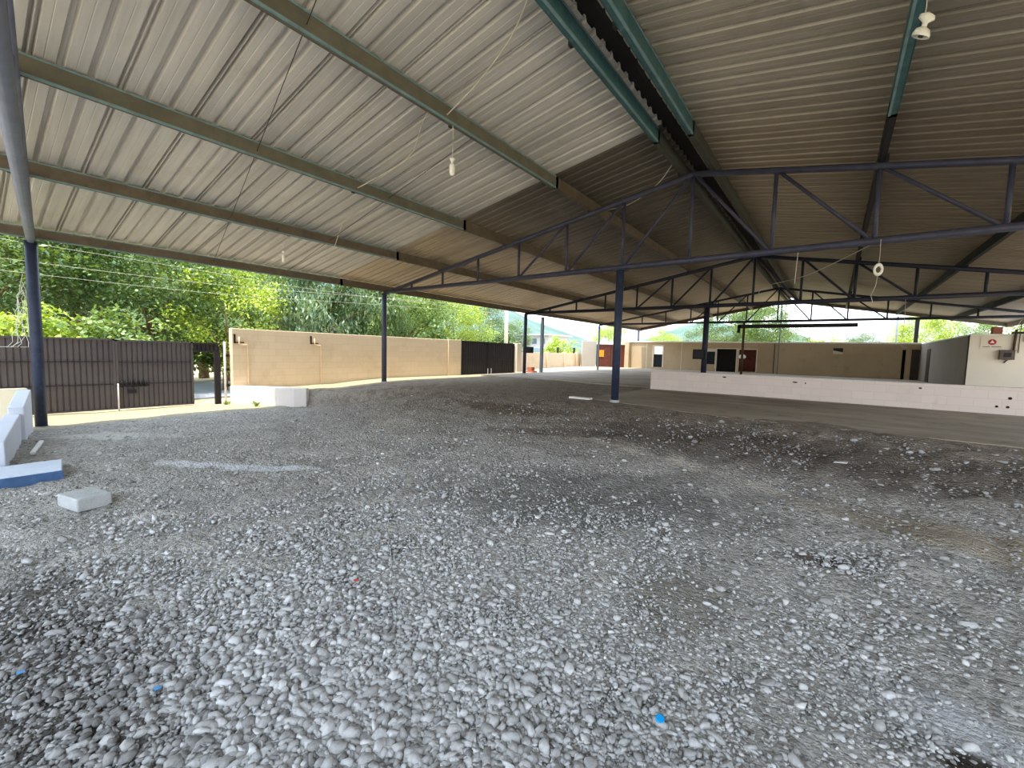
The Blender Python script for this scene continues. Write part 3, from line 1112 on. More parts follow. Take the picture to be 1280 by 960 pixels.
# conduits on the tan wall
for (ya, yb, za, zb_, zc_, lab) in ((4.98, 5.2, 1.92, 1.70, 0.56, 'bent tan conduit pipe at the left end of the tan wall'),
                                   (7.19, 7.40, 1.96, 1.74, 0.52, 'bent tan conduit pipe further along the tan wall, behind the plinth')):
    b = MB()
    b.tube([(-13.535, ya, za), (-13.535, ya, zb_ + 0.03), (-13.535, ya + .03, zb_), (-13.535, yb - .03, zb_), (-13.535, yb, zb_ - 0.03), (-13.535, yb, zc_)], 0.022, 8)
    t = thing('conduit_pipe', lab, 'pipe', (-13.53, ya, zc_), 'conduits on the tan wall')
    b.build('pipe', M['tanwall'], t, True)
    b = MB()
    b.box(-13.597, -13.56, ya - 0.10, ya + 0.14, za - 0.17, za - 0.14)
    b.box(-13.597, -13.56, ya - 0.12, ya - 0.08, za - 0.18, za + 0.08)
    b.build('bracket', M['black'], t)

# ------------------------------------------------------------------ low white wall
b = MB()
b.box(-4.66, 12.0, 13.58, 13.76, 0.4, 1.215)
struct(b.build('wall_low', M['limeblock'], bevel=0.012), 'long low whitewashed block wall across the yard', 'wall')
for i, (x, z, sx_, sz) in enumerate([(-2.5, 1.12, 0.09, 0.03), (-0.78, 1.08, 0.10, 0.03), (-0.55, 1.07, 0.03, 0.03), (1.65, 1.10, 0.05, 0.03), (3.05, 0.98, 0.05, 0.05), (3.03, 0.79, 0.045, 0.045), (2.87, 0.79, 0.04, 0.04)]):
    b = MB()
    b.lathe([(sx_ * 0.6, -0.006), (sx_ * 0.6, 0.004), (sx_ * 0.4, 0.006)], (x, 13.575, z), 10, (0, -1, 0))
    o = b.build('hole_shade_disc', M['dark'], origin=(x, 13.575, z))  # flat dark disc painted as the shade inside a hole
    o.scale = (1, 1, sz / max(sx_, 1e-3))
    o.parent = bpy.data.objects['wall_low']

# ------------------------------------------------------------------ far building
FY, FZ0, FZ1 = 34.0, 0.60, 2.74


def wall_y(m, x0, x1, z0, z1, y0, y1, holes):
    X_ = sorted({x0, x1, *[h[0] for h in holes], *[h[1] for h in holes]})
    Z_ = sorted({z0, z1, *[h[2] for h in holes], *[h[3] for h in holes]})
    for i in range(len(X_) - 1):
        for j in range(len(Z_) - 1):
            xm, zm = (X_[i] + X_[i + 1]) / 2, (Z_[j] + Z_[j + 1]) / 2
            if any(h[0] < xm < h[1] and h[2] < zm < h[3] for h in holes):
                continue
            m.box(X_[i], X_[i + 1], y0, y1, Z_[j], Z_[j + 1])


H = {'narrow': (-11.52, -10.82, 0.78, 2.42), 'wide': (-7.72, -6.98, 0.86, 2.26), 'barred': (-6.86, -5.58, 0.6, 2.30), 'red': (-5.40, -4.32, 0.72, 2.27),
     'vent': (-0.06, 0.44, 2.08, 2.46), 'slot': (3.22, 3.38, 0.6, 2.40)}
m = MB()
wall_y(m, -13.4, 4.0, FZ0 - 0.2, FZ1, FY, FY + 0.18, list(H.values()))
m.box(-13.75, -13.4, FY - 0.5, FY + 0.18, 0.4, FZ1)
struct(m.build('wall_far', M['facade']), 'long beige wall of the single-storey building at the back', 'wall')
m = MB()
m.box(-13.8, 4.0, FY - 0.10, FY + 0.35, FZ1, FZ1 + 0.09)
struct(m.build('trim_2', M['coping'], bevel=0.01), 'pale cement coping along the top of the beige building', 'coping')
m = MB()
m.box(-9.4, -9.36, FY - 0.015, FY, 0.6, 2.7)
m.box(-12.1, -12.06, FY - 0.015, FY, 0.6, 2.7)
for h, w_ in (('narrow', 0.10), ('wide', 0.06), ('barred', 0.07), ('red', 0.06)):
    x0, x1, z0, z1 = H[h]
    m.box(x0 - w_, x0, FY - 0.03, FY + 0.02, z0, z1 + w_)
    m.box(x1, x1 + w_, FY - 0.03, FY + 0.02, z0, z1 + w_)
    m.box(x0, x1, FY - 0.03, FY + 0.02, z1, z1 + w_)
struct(m.build('trim_3', M['facadelight']), 'cream door and window surrounds of the beige building', 'door trim')

# rooms behind the openings, their darkness put into the wall colour
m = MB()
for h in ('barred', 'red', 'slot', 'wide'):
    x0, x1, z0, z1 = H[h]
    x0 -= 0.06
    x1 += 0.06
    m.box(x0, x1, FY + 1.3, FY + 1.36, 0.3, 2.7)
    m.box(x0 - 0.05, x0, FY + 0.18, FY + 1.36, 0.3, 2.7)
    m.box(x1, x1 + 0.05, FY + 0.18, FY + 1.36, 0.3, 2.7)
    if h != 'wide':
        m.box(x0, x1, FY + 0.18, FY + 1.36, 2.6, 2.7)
struct(m.build('wall_inner', M['dark']), 'near-black boxes painted as unlit rooms behind the openings of the beige building', 'wall')
m = MB()
m.box(-13, -8.2, FY + 2.6, FY + 2.8, 0.0, 2.74)
struct(m.build('wall_back', M['white']), 'white wall of the open court behind the narrow opening', 'wall')

x0, x1, z0, z1 = H['narrow']
t = thing('half_door', 'dark teal half door in the narrow opening of the beige wall', 'door', (x0, FY, z0))
m = MB()
m.box(x0 + 0.02, x1 - 0.02, FY + 0.05, FY + 0.09, z0, z0 + 1.02)
m.build('panel', M['tealpanel'], t)
m = MB()
m.box(x0 + 0.02, x1 - 0.02, FY + 0.03, FY + 0.06, z0 + 0.48, z0 + 0.52)
m.box(x0 + 0.02, x1 - 0.02, FY + 0.03, FY + 0.06, z0 + 0.98, z0 + 1.02)
m.build('rail', M['black'], t)

x0, x1, z0, z1 = H['wide']
t = thing('window_unit', 'dark pane with pale sill beside the black box on the dark post', 'window', (x0, FY, z0))
m = MB()
m.box(x0, x1, FY + 0.06, FY + 0.09, z0 + 0.30, z1 - 0.17)
m.build('pane', M['tealpanel'], t)  # dark interior of the opening put into the pane colour
m = MB()
m.box(x0, x1, FY + 0.02, FY + 0.14, z0, z0 + 0.29)
m.build('sill_panel', M['facade'], t)
m = MB()
m.box(x0, x1, FY + 0.05, FY + 0.12, z1 - 0.17, z1)
m.build('sunlit_strip', M['signwhite'], t)  # white board painted as the sunlit wall seen through the opening

x0, x1, z0, z1 = H['barred']
t = thing('barred_door', 'black barred door in the middle of the beige building', 'door', (x0, FY, z0))
for q in range(13):
    xx = x0 + 0.06 + (x1 - x0 - 0.12) * q / 12
    m = MB()
    m.tube([(xx, FY + 0.05, z0), (xx, FY + 0.05, z1)], 0.018, 6)
    m.build('bar', M['black'], t)
m = MB()
for zz in (z0 + 0.03, (z0 + z1) / 2 + 0.25, z1 - 0.03):
    m.box(x0, x1, FY + 0.03, FY + 0.07, zz - 0.025, zz + 0.025)
m.box(x0, x0 + 0.05, FY + 0.03, FY + 0.07, z0, z1)
m.box(x1 - 0.05, x1, FY + 0.03, FY + 0.07, z0, z1)
m.build('frame', M['black'], t)

x0, x1, z0, z1 = H['red']
t = thing('striped_curtain', 'dark red striped curtain in the opening right of the barred door', 'curtain', (x0, FY, z0))
m = MB()
nn = 40
top, bot = [], []
for q in range(nn + 1):
    xx = x0 + (x1 - x0) * q / nn
    dy = 0.03 * math.sin(q * 1.25) + 0.015 * math.sin(q * 2.9)
    top.append((xx, FY + 0.09 + dy * 0.4, z1))
    bot.append((xx, FY + 0.09 + dy, z0 + 0.02))
for q in range(nn):
    m.quad(bot[q], bot[q + 1], top[q + 1], top[q])
o = m.build('cloth', M['reddoor'], t, True)
s_ = o.modifiers.new('thickness', 'SOLIDIFY')
s_.thickness = 0.006
m = MB()
m.tube([(x0 - 0.05, FY + 0.09, z1 - 0.02), (x1 + 0.05, FY + 0.09, z1 - 0.02)], 0.015, 8)
m.build('rod', M['black'], t)
m = MB()
m.lathe([(0.03, 0.36), (0.06, 0.33), (0.2, 0.24), (0.25, 0.12), (0.21, 0.03), (0.1, 0)], (x0 + 0.22, FY - 0.1, 1.62), 14)
o = m.build('white_sack', M['whitechip'], smooth=True, origin=(x0 + 0.22, FY - 0.1, 1.62))
o.scale = (1, 0.5, 1)
tag(o, 'white sack hanging in front of the dark red curtain', 'sack')

# ribbed beige panel
t = thing('ribbed_panel', 'beige ribbed shutter panel right of the red curtain', 'shutter', (-3.8, FY, 0.7))
m = MB()
for q in range(9):
    xx = -4.22 + q * 0.105
    m.box(xx, xx + 0.07, FY - 0.035, FY - 0.002, 0.62, 2.66)
m.build('slats', M['facade'], t)
m = MB()
m.box(-3.28, -3.23, FY - 0.05, FY - 0.002, 0.6, 2.7)
m.build('edge_strip', M['brown'], t)

x0, x1, z0, z1 = H['vent']
t = thing('vent_window', 'small square vent opening high in the beige wall', 'vent', (x0, FY, z0))
m = MB()
m.box(x0, x1, FY + 0.12, FY + 0.16, z0, z1)
m.build('back', M['black'], t)
m = MB()
m.hexa([(x0, FY + 0.03, z0), (x1, FY + 0.03, z0), (x1, FY + 0.1, z0), (x0, FY + 0.1, z0)], [(x0, FY + 0.05, z0 + 0.22), (x1, FY + 0.05, z0 + 0.12), (x1, FY + 0.1, z0 + 0.12), (x0, FY + 0.1, z0 + 0.22)])
m.build('flap', M['facadelight'], t)

# white wall piece and maroon gate at the building's left end
b = MB()
b.prism([(-17.2, 32.45), (-16.3, 31.0), (-15.72, 32.25), (-15.9, 32.5)], -0.2, 2.72)
struct(b.build('wall_white_end', M['endwall'], bevel=0.01), 'white end wall left of the maroon gate', 'wall')
ga_, gb_ = Vector((-15.7, 32.3, 0)), Vector((-13.72, 33.62, 0))
dd = (gb_ - ga_).normalized()
nn_ = Vector((dd.y, -dd.x, 0))
t = thing('maroon_gate', 'maroon slatted gate with an orange plate at the left end of the beige building', 'gate', tuple(ga_ + Vector((0, 0, 0.6))))
L_ = (gb_ - ga_).length
for lo, hi in ((0.02, 0.49), (0.51, 0.98)):
    m = MB()
    n_s = 9
    for q in range(n_s):
        p = ga_ + dd * (L_ * (lo + (hi - lo) * (q + 0.15) / n_s))
        r_ = ga_ + dd * (L_ * (lo + (hi - lo) * (q + 0.85) / n_s))
        m.hexa([tuple(p + Vector((0, 0, 0.62))), tuple(r_ + Vector((0, 0, 0.62))), tuple(r_ - nn_ * 0.03 + Vector((0, 0, 0.62))), tuple(p - nn_ * 0.03 + Vector((0, 0, 0.62)))],
               [tuple(p + Vector((0, 0, 2.5))), tuple(r_ + Vector((0, 0, 2.5))), tuple(r_ - nn_ * 0.03 + Vector((0, 0, 2.5))), tuple(p - nn_ * 0.03 + Vector((0, 0, 2.5)))])
    m.build('leaf', M['reddoor'], t)
m = MB()
m.obox(tuple(ga_ - nn_ * 0.06 + Vector((0, 0, 1.55))), tuple(gb_ - nn_ * 0.06 + Vector((0, 0, 1.55))), 0.03, 1.88)
m.build('backing', M['darkbrown'], t)
m = MB()
m.obox(tuple(ga_ + Vector((0, 0, 2.6))), tuple(gb_ + Vector((0, 0, 2.6))), 0.16, 0.16)
struct(m.build('trim_4', M['facadelight']), 'cream lintel over the maroon gate', 'lintel')
m = MB()
p = ga_ + dd * (L_ * 0.05) + nn_ * 0.03
r_ = ga_ + dd * (L_ * 0.26) + nn_ * 0.03
m.obox(tuple(p + Vector((0, 0, 1.75))), tuple(r_ + Vector((0, 0, 1.75))), 0.02, 0.55)
m.build('plate', M['orange'], t)
tag(t.children[-1], 'orange plate')

# right-hand block: side face with door and narrow door, front face with sign
RXW, RYF = 4.0, 23.0
m = MB()
D1 = (30.6, 31.3)
Y_ = [RYF, 30.72, 31.5, 34.0]
m.box(RXW, RXW + 0.2, RYF, 30.75, 0.4, 2.74)
m.box(RXW, RXW + 0.2, 31.75, 34.0, 0.4, 2.74)
m.box(RXW, RXW + 0.2, 30.75, 31.75, 2.42, 2.74)
struct(m.build('wall_right_side', M['greyface']), 'grey side wall of the right-hand building', 'wall')
m = MB()
m.box(RXW, 12.5, RYF - 0.02, RYF + 0.2, 0.4, 2.745)
m.box(RXW + 1.32, 12.5, RYF - 0.06, RYF - 0.02, 2.52, 2.745)
struct(m.build('wall_right', M['facadelight']), 'cream front wall of the right-hand building with the warning sign', 'wall')
m = MB()
m.box(RXW + 0.05, 12.5, RYF + 0.1, 34.2, 2.745, 2.80)
struct(m.build('roof_right_block', M['coping']), 'flat roof slab of the right-hand building', 'roof')
m = MB()
m.box(RXW - 0.02, RXW + 0.1, 30.78, 31.72, 0.6, 2.40)
o = m.build('door_1', M['darkbrown'])
struct(o, 'narrow dark door in the grey side wall', 'door')
m = MB()
m.box(3.62, 3.98, FY - 0.04, FY - 0.005, 0.6, 2.42)
o = m.build('door_2', M['darkbrown'])
struct(o, 'dark brown door in the corner beside the grey side wall', 'door')

t = thing('warning_sign', 'round red warning sign on the cream front wall of the right-hand building', 'sign', (4.57, RYF - 0.02, 2.49))
m = MB()
m.box(4.28, 4.86, RYF - 0.035, RYF - 0.021, 2.26, 2.66)
m.build('plate', M['facadelight'], t)
m = MB()
m.lathe([(0.105, 0), (0.105, 0.006)], (4.57, RYF - 0.036, 2.50), 24, (0, -1, 0))
m.build('disc', M['signred'], t)
m = MB()
m.hexa([(4.51, RYF - 0.047, 2.46), (4.63, RYF - 0.047, 2.46), (4.57, RYF - 0.047, 2.57)][::-1], [(4.51, RYF - 0.052, 2.46), (4.63, RYF - 0.052, 2.46), (4.57, RYF - 0.052, 2.57)][::-1])
m.build('triangle', M['signwhite'], t)
m = MB()
m.box(4.34, 4.52, RYF - 0.04, RYF - 0.034, 2.31, 2.345)
m.box(4.56, 4.80, RYF - 0.04, RYF - 0.034, 2.31, 2.345)
m.build('caption', M['greyface'], t)

t = thing('meter_box', 'brown electric meter box with conduit on the cream front wall', 'meter box', (4.95, RYF - 0.02, 1.86))
m = MB()
m.box(4.76, 5.13, RYF - 0.17, RYF - 0.02, 1.87, 2.20)
m.build('case', M['meter'], t, bevel=0.01)
m = MB()
m.box(4.86, 5.04, RYF - 0.18, RYF - 0.168, 1.96, 2.12)
m.build('glass', M['black'], t)
m = MB()
m.box(4.74, 5.15, RYF - 0.19, RYF - 0.02, 2.20, 2.215)
m.build('hood', M['meter'], t)
m = MB()
m.tube([(5.10, RYF - 0.07, 2.2), (5.12, RYF - 0.07, 2.95)], 0.035, 8)
m.build('conduit', M['brown'], t, True)
m = MB()
m.tube([(5.22, RYF - 0.05, 2.12), (5.22, RYF - 0.05, 3.3)], 0.012, 6)
m.tube([(4.98, RYF - 0.06, 1.87), (4.9, RYF - 0.06, 1.75)], 0.02, 6)
m.build('cable', M['darkwire'], t)
m = MB()
m.box(5.05, 8.5, RYF - 0.12, RYF + 0.1, 2.80, 2.87)
tag(m.build('roof_edge_bar', M['black']), 'black steel bar along the roof edge above the meter box', 'steel bar')
m = MB()
m.box(4.72, 4.98, RYF + 0.8, RYF + 1.1, 2.80, 3.1)
tag(m.build('terracotta_block', M['farbrick'], bevel=0.02), 'terracotta block on the roof edge above the warning sign', 'block')

# boxes hung on posts
t = thing('speaker_box', 'black box fixed to the dark post behind the low white wall', 'box', (-4.1, 17.2, 1.6))
m = MB()
m.box(-4.30, -3.86, 17.08, 17.29, 1.60, 1.97)
m.build('case', M['boxgrey'], t, bevel=0.012)
m = MB()
m.box(-4.26, -3.90, 17.07, 17.085, 1.64, 1.93)
m.build('front_panel', M['black'], t)
t = thing('switch_box', 'small black box on the dark post beside the near-black gate', 'box', (-12.1, 17.3, 1.66))
m = MB()
m.box(-12.28, -11.86, 17.2, 17.42, 1.66, 1.96)
m.build('case', M['boxgrey'], t, bevel=0.012)
m = MB()
m.box(-12.2, -11.94, 17.185, 17.2, 1.70, 1.92)
m.build('lid', M['black'], t)

# debris by the far-left post
b = MB()
b.box(-12.95, -12.5, 18.35, 18.75, 0.5, 0.72)
b.box(-12.9, -12.62, 18.4, 18.7, 0.72, 0.92)
tag(b.build('brick_stack', M['farbrick'], bevel=0.02), 'small heap of reddish bricks at the foot of the grey square post', 'bricks')
b = MB()
b.box(-5.05, -4.5, 8.98, 9.16, 0.60, 0.66)
tag(b.build('cement_slab_piece', M['coping'], bevel=0.015), 'pale flat cement piece beside the thick navy post', 'slab')

# ------------------------------------------------------------------ lamps and wires under the roof
def lamp(x, y, ztop, zl, label, kind, sc_=1.0):
    t = thing('hanging_lamp', label, 'lamp', (x, y, zl), 'bare lamps hanging under the roof')
    m = MB()
    m.tube([(x, y, ztop), (x + 0.01, y, (ztop + zl) / 2), (x, y, zl + 0.08)], 0.006, 6)
    m.build('cord', M['wire'], t)
    if kind == 'bulb':
        m = MB()
        m.lathe([(0.012, 0.09), (0.05, 0.085), (0.052, 0.07), (0.02, 0.04), (0.02, 0.02)], (x, y, zl), 16)
        m.build('ceiling_rose', M['porcelain'], t, True)
        m = MB()
        m.lathe([(0.02, 0.02), (0.05, 0.0), (0.058, -0.03), (0.052, -0.06), (0.056, -0.10), (0.045, -0.14), (0.02, -0.16)], (x, y, zl), 16)
        m.build('bulb', M['porcelain'], t, True)
    elif kind == 'double':
        ax = (0.35, -0.15, 1)
        m = MB()
        m.lathe([(0.015, 0.11), (0.085, 0.085), (0.088, 0.06), (0.03, 0.03), (0.03, 0.0)], (x, y, zl), 20, ax)
        m.build('ceiling_rose', M['porcelain'], t, True)
        m = MB()
        m.lathe([(0.03, 0.0), (0.08, -0.02), (0.098, -0.05), (0.098, -0.075), (0.085, -0.078), (0.07, -0.05), (0.02, -0.05)], (x, y, zl), 20, ax)
        m.build('lamp_holder', M['porcelain'], t, True)
        m = MB()
        m.lathe([(0.028, -0.05), (0.028, -0.078), (0.01, -0.08)], (x, y, zl), 12, ax)
        m.build('contact', M['brown'], t, True)
    else:
        m = MB()
        pts = [(x + 0.075 * math.cos(a), y, zl + 0.075 * math.sin(a)) for a in np.linspace(0, 2 * math.pi, 25)]
        m.tube(pts, 0.028, 8, False)
        m.build('ring', M['porcelain'], t, True)
        m = MB()
        m.tube([(x, y, zl - 0.08), (x - 0.02, y, zl - 0.25), (x - 0.1, y, zl - 0.4), (x - 0.05, y, zl - 0.52)], 0.006, 6)
        m.build('tail_wire', M['wire'], t)
    t.scale = (sc_, sc_, 1.0)
    return t


lamp(-4.66, 4.58, tcz(-4.66) + 0.06, 4.42, 'white bulb lamp hanging from the left slope', 'bulb', 0.8)
lamp(0.42, 5.08, tcz(0.42) + 0.06, 4.52, 'double porcelain lamp holder hanging near the top right corner', 'double', 0.62)
lamp(0.47, 8.96, CHZ, 3.15, 'porcelain ring holder hanging under the middle truss', 'ring', 0.62)
lamp(-9.65, 4.45, tcz(-9.65) + 0.06, 3.66, 'small pale lamp hanging near the left eave above the tan wall', 'bulb', 0.6)


def cable(pts, r, label, mat, name='cable', cat='cable'):
    b = MB()
    P = [Vector(p) for p in pts]
    out = []
    for i in range(len(P) - 1):
        p0, p1, p2, p3 = P[max(i - 1, 0)], P[i], P[i + 1], P[min(i + 2, len(P) - 1)]
        for s in range(6):
            u = s / 6
            out.append(0.5 * ((2 * p1) + (p2 - p0) * u + (2 * p0 - 5 * p1 + 4 * p2 - p3) * u * u + (3 * p1 - p0 - 3 * p2 + p3) * u ** 3))
    out.append(P[-1])
    b.tube(out, r, 6)
    tag(b.build(name, mat, smooth=True), label, cat)


def under(x, y, d=0.03):
    return (x, y, roofz(x) - d)


cable([(-9.6, 5.6, tcz(-9.6)), under(-8.9, 5.4), under(-8.3, 5.25, 0.1), under(-7.2, 5.05, 0.28)], 0.009, 'pale cable sagging between the second and third purlin, left slope', M['wire'])
cable([(-7.1, 4.6, tcz(-7.1) + 0.1), under(-6.5, 4.75, 0.12), under(-5.8, 4.75, 0.10), under(-5.2, 4.45, 0.06), under(-4.7, 4.15, 0.2)], 0.009, 'pale cable sagging on the left slope beside the white bulb lamp', M['wire'])
cable([under(-4.6, 4.4, 0.2), under(-4.0, 4.35, 0.12), under(-3.3, 4.15, 0.08), under(-2.7, 3.75, 0.15)], 0.009, 'pale cable between the white bulb lamp and the ridge', M['wire'])
cable([under(-4.6, 9.0, 0.3), under(-3.9, 9.3, 0.3), under(-3.2, 9.1, 0.2), under(-2.7, 8.6, 0.1)], 0.009, 'pale cable behind the top of the middle truss', M['wire'])
cable([(0.4, 9.05, CHZ - 0.03), (-0.6, 11.5, 3.55), (-1.7, 14.2, 3.75), (-2.3, 17.3, 3.9)], 0.008, 'thin pale cable stretched from the middle truss back to the next truss', M['wire'])
cable([(-0.62, 9.05, CHZ), (-0.63, 9.05, 3.3), (-0.64, 9.06, 3.02)], 0.005, 'thin wire dangling from the middle truss near the ridge', M['wire'])
cable([(1.6, 17.35, CHZ), (1.62, 17.35, 2.9), (1.6, 17.35, 2.2), (1.75, 17.35, 2.14)], 0.006, 'thin wire dangling from the second truss over the beige wall', M['wire'])
cable([(6.2, 22.9, 4.0), (5.23, 22.93, 3.3), (5.22, 22.93, 2.9)], 0.008, 'service wire running down to the meter box', M['wire'])
for (pa, pb, lab) in (((-12.3, 4.0), (-2.7, 2.0), 'thin dark sag rod crossing the left slope diagonally, near the front'),
                      ((-12.3, 5.7), (-4.7, 5.1), 'thin dark sag rod crossing the lower left slope above the tan wall')):
    cable([(pa[0], pa[1], tcz(pa[0]) + 0.13), ((pa[0] + pb[0]) / 2, (pa[1] + pb[1]) / 2, tcz((pa[0] + pb[0]) / 2) + 0.13), (pb[0], pb[1], tcz(pb[0]) + 0.13)], 0.005, lab, M['darkwire'], 'sag_rod', 'rod')

# ------------------------------------------------------------------ little things on the gravel
def chip(name, x, y, r, mat, label, cat, kind='cap'):
    b = MB()
    z = gz(x, y) + 0.021
    if kind == 'cap':
        b.lathe([(r, 0), (r, r * 0.75), (r * 0.85, r * 0.9), (r * 0.3, r * 0.92)], (x, y, z), 18, (0.25, -0.35, 1))
    else:
        b.hexa([(x - r, y - r * .5, z), (x + r * .8, y - r * .6, z + .01), (x + r, y + r * .5, z + .015), (x - r * .7, y + r * .6, z)],
               [(x - r, y - r * .5, z + .006), (x + r * .8, y - r * .6, z + .016), (x + r, y + r * .5, z + .021), (x - r * .7, y + r * .6, z + .006)])
    tag(b.build(name, mat, origin=(x, y, z)), label, cat)


chip('bottle_cap', -0.53, 1.90, 0.020, M['bluecap'], 'bright blue bottle cap on the gravel, bottom centre', 'bottle cap')
chip('red_scrap', -2.65, 1.70, 0.022, M['redchip'], 'small red plastic scrap among the pale gravel', 'scrap', 'flat')
chip('blue_scrap', -2.50, 0.53, 0.022, M['bluechip'], 'pale blue plastic scrap among dark gravel at lower left', 'scrap', 'flat')
chip('blue_scrap', -3.15, 0.14, 0.025, M['bluechip'], 'blue plastic scrap close to the left frame edge', 'scrap', 'flat')
chip('white_scrap', 0.15, 6.4, 0.07, M['whitechip'], 'white scrap on the dark dirt in front of the slab', 'scrap', 'flat')

# ------------------------------------------------------------------ trees, poles and far buildings
def tree_mesh(kind, seed, hgt, crown_r, crown_c, nclu, nleaf, size, droop=0.0, trunk=0.16):
    rng = np.random.default_rng(seed)
    tb = MB()
    tops = []
    bend = rng.uniform(-0.25, 0.25, 2)
    th = crown_c * 0.95
    tb.tube([(0, 0, -0.3), (bend[0] * 0.4, bend[1] * 0.4, th * 0.45), (bend[0], bend[1], th)], [trunk * 1.25, trunk, trunk * 0.6], 8)
    for q in range(7):
        a = q * 0.9 + rng.uniform(0, 0.6)
        h0 = th * rng.uniform(0.5, 0.95)
        rr = crown_r * rng.uniform(0.5, 0.85)
        tip = (bend[0] + rr * math.cos(a), bend[1] + rr * math.sin(a), h0 + rr * rng.uniform(0.5, 1.1))
        s0 = (bend[0] * h0 / th, bend[1] * h0 / th, h0)
        mid_ = tuple((s0[i] + tip[i]) / 2 + (0.15 if i == 2 else 0) for i in range(3))
        tb.tube([s0, mid_, tip], [trunk * 0.5, trunk * 0.32, trunk * 0.12], 6)
    # leaf clusters on and inside an uneven ellipsoid crown
    hz = (hgt - crown_c * 0.55) / 2
    cz = hgt - hz
    V, Fq = [], []
    d = rng.normal(size=(nclu, 3))
    d /= np.linalg.norm(d, axis=1)[:, None]
    rad = rng.uniform(0.45, 1.0, nclu) ** 0.6
    lump = 1 + 0.22 * np.sin(d[:, 0] * 4 + seed) * np.cos(d[:, 1] * 5 + seed * 2) + 0.15 * np.sin(d[:, 2] * 7 + seed)
    cc = d * (rad * lump)[:, None] * np.array([crown_r, crown_r, hz]) + np.array([bend[0], bend[1], cz])
    for c in cc:
        n = nleaf
        off = rng.normal(size=(n, 3)) * np.array([0.34, 0.34, 0.24]) * (crown_r / 2.6)
        p = c + off
        az = rng.uniform(0, 2 * math.pi, n)
        tilt = rng.normal(-0.35 - droop, 0.5, n)
        dirv = np.stack([np.cos(az) * np.cos(tilt), np.sin(az) * np.cos(tilt), np.sin(tilt)], 1)
        side = np.stack([-np.sin(az), np.cos(az), rng.normal(0, 0.5, n)], 1)
        side /= np.linalg.norm(side, axis=1)[:, None]
        ln = size * rng.uniform(0.7, 1.3, n)[:, None]
        wd = ln * (0.34 if droop < 0.3 else 0.16)
        a0 = p
        a1 = p + dirv * ln * 0.5 + side * wd
        a2 = p + dirv * ln
        a3 = p + dirv * ln * 0.5 - side * wd
        i0 = len(V)
        V.extend(np.stack([a0, a1, a2, a3], 1).reshape(-1, 3).tolist())
        Fq.extend([(i0 + 4 * q, i0 + 4 * q + 1, i0 + 4 * q + 2, i0 + 4 * q + 3) for q in range(n)])
    me = bpy.data.meshes.new('crown_' + kind)
    me.from_pydata(V, [], Fq)
    return tb, me


TREE_VARIANTS = {}


def variant(key, *args, **kw):
    tb, me = tree_mesh(key, *args, **kw)
    tm = bpy.data.meshes.new('trunk_' + key)
    tm.from_pydata(tb.v, [], tb.f)
    for p in tm.polygons:
        p.use_smooth = True
    tm.materials.append(M['bark'])
    TREE_VARIANTS[key] = (tm, me)


variant('round', 3, 7.2, 2.9, 3.2, 120, 120, 0.15)
variant('tall', 5, 9.0, 2.6, 4.2, 120, 120, 0.15, trunk=0.2)
variant('weep', 8, 6.2, 2.3, 3.0, 100, 120, 0.24, droop=0.7, trunk=0.12)
variant('loose', 13, 6.6, 2.5, 2.8, 62, 110, 0.15, trunk=0.11)
variant('bush', 21, 2.6, 1.5, 0.9, 90, 50, 0.17, trunk=0.06)
CROWNS = {}


def tree(key, leaf, x, y, s, rot, label, name='tree', cat='tree', group='trees along the street', z=-0.1, sz=None):
    tm, me = TREE_VARIANTS[key]
    if (key, leaf) not in CROWNS:
        c = me.copy()
        c.materials.clear()
        c.materials.append(M[leaf])
        CROWNS[(key, leaf)] = c
    t = thing(name, label, cat, (x, y, z), group)
    t.rotation_euler = (0, 0, rot)
    t.scale = (s, s, sz or s)
    for nm, d_ in (('trunk', tm), ('crown', CROWNS[(key, leaf)])):
        o = bpy.data.objects.new(nm, d_)
        COL.objects.link(o)
        o.parent = t
    return t


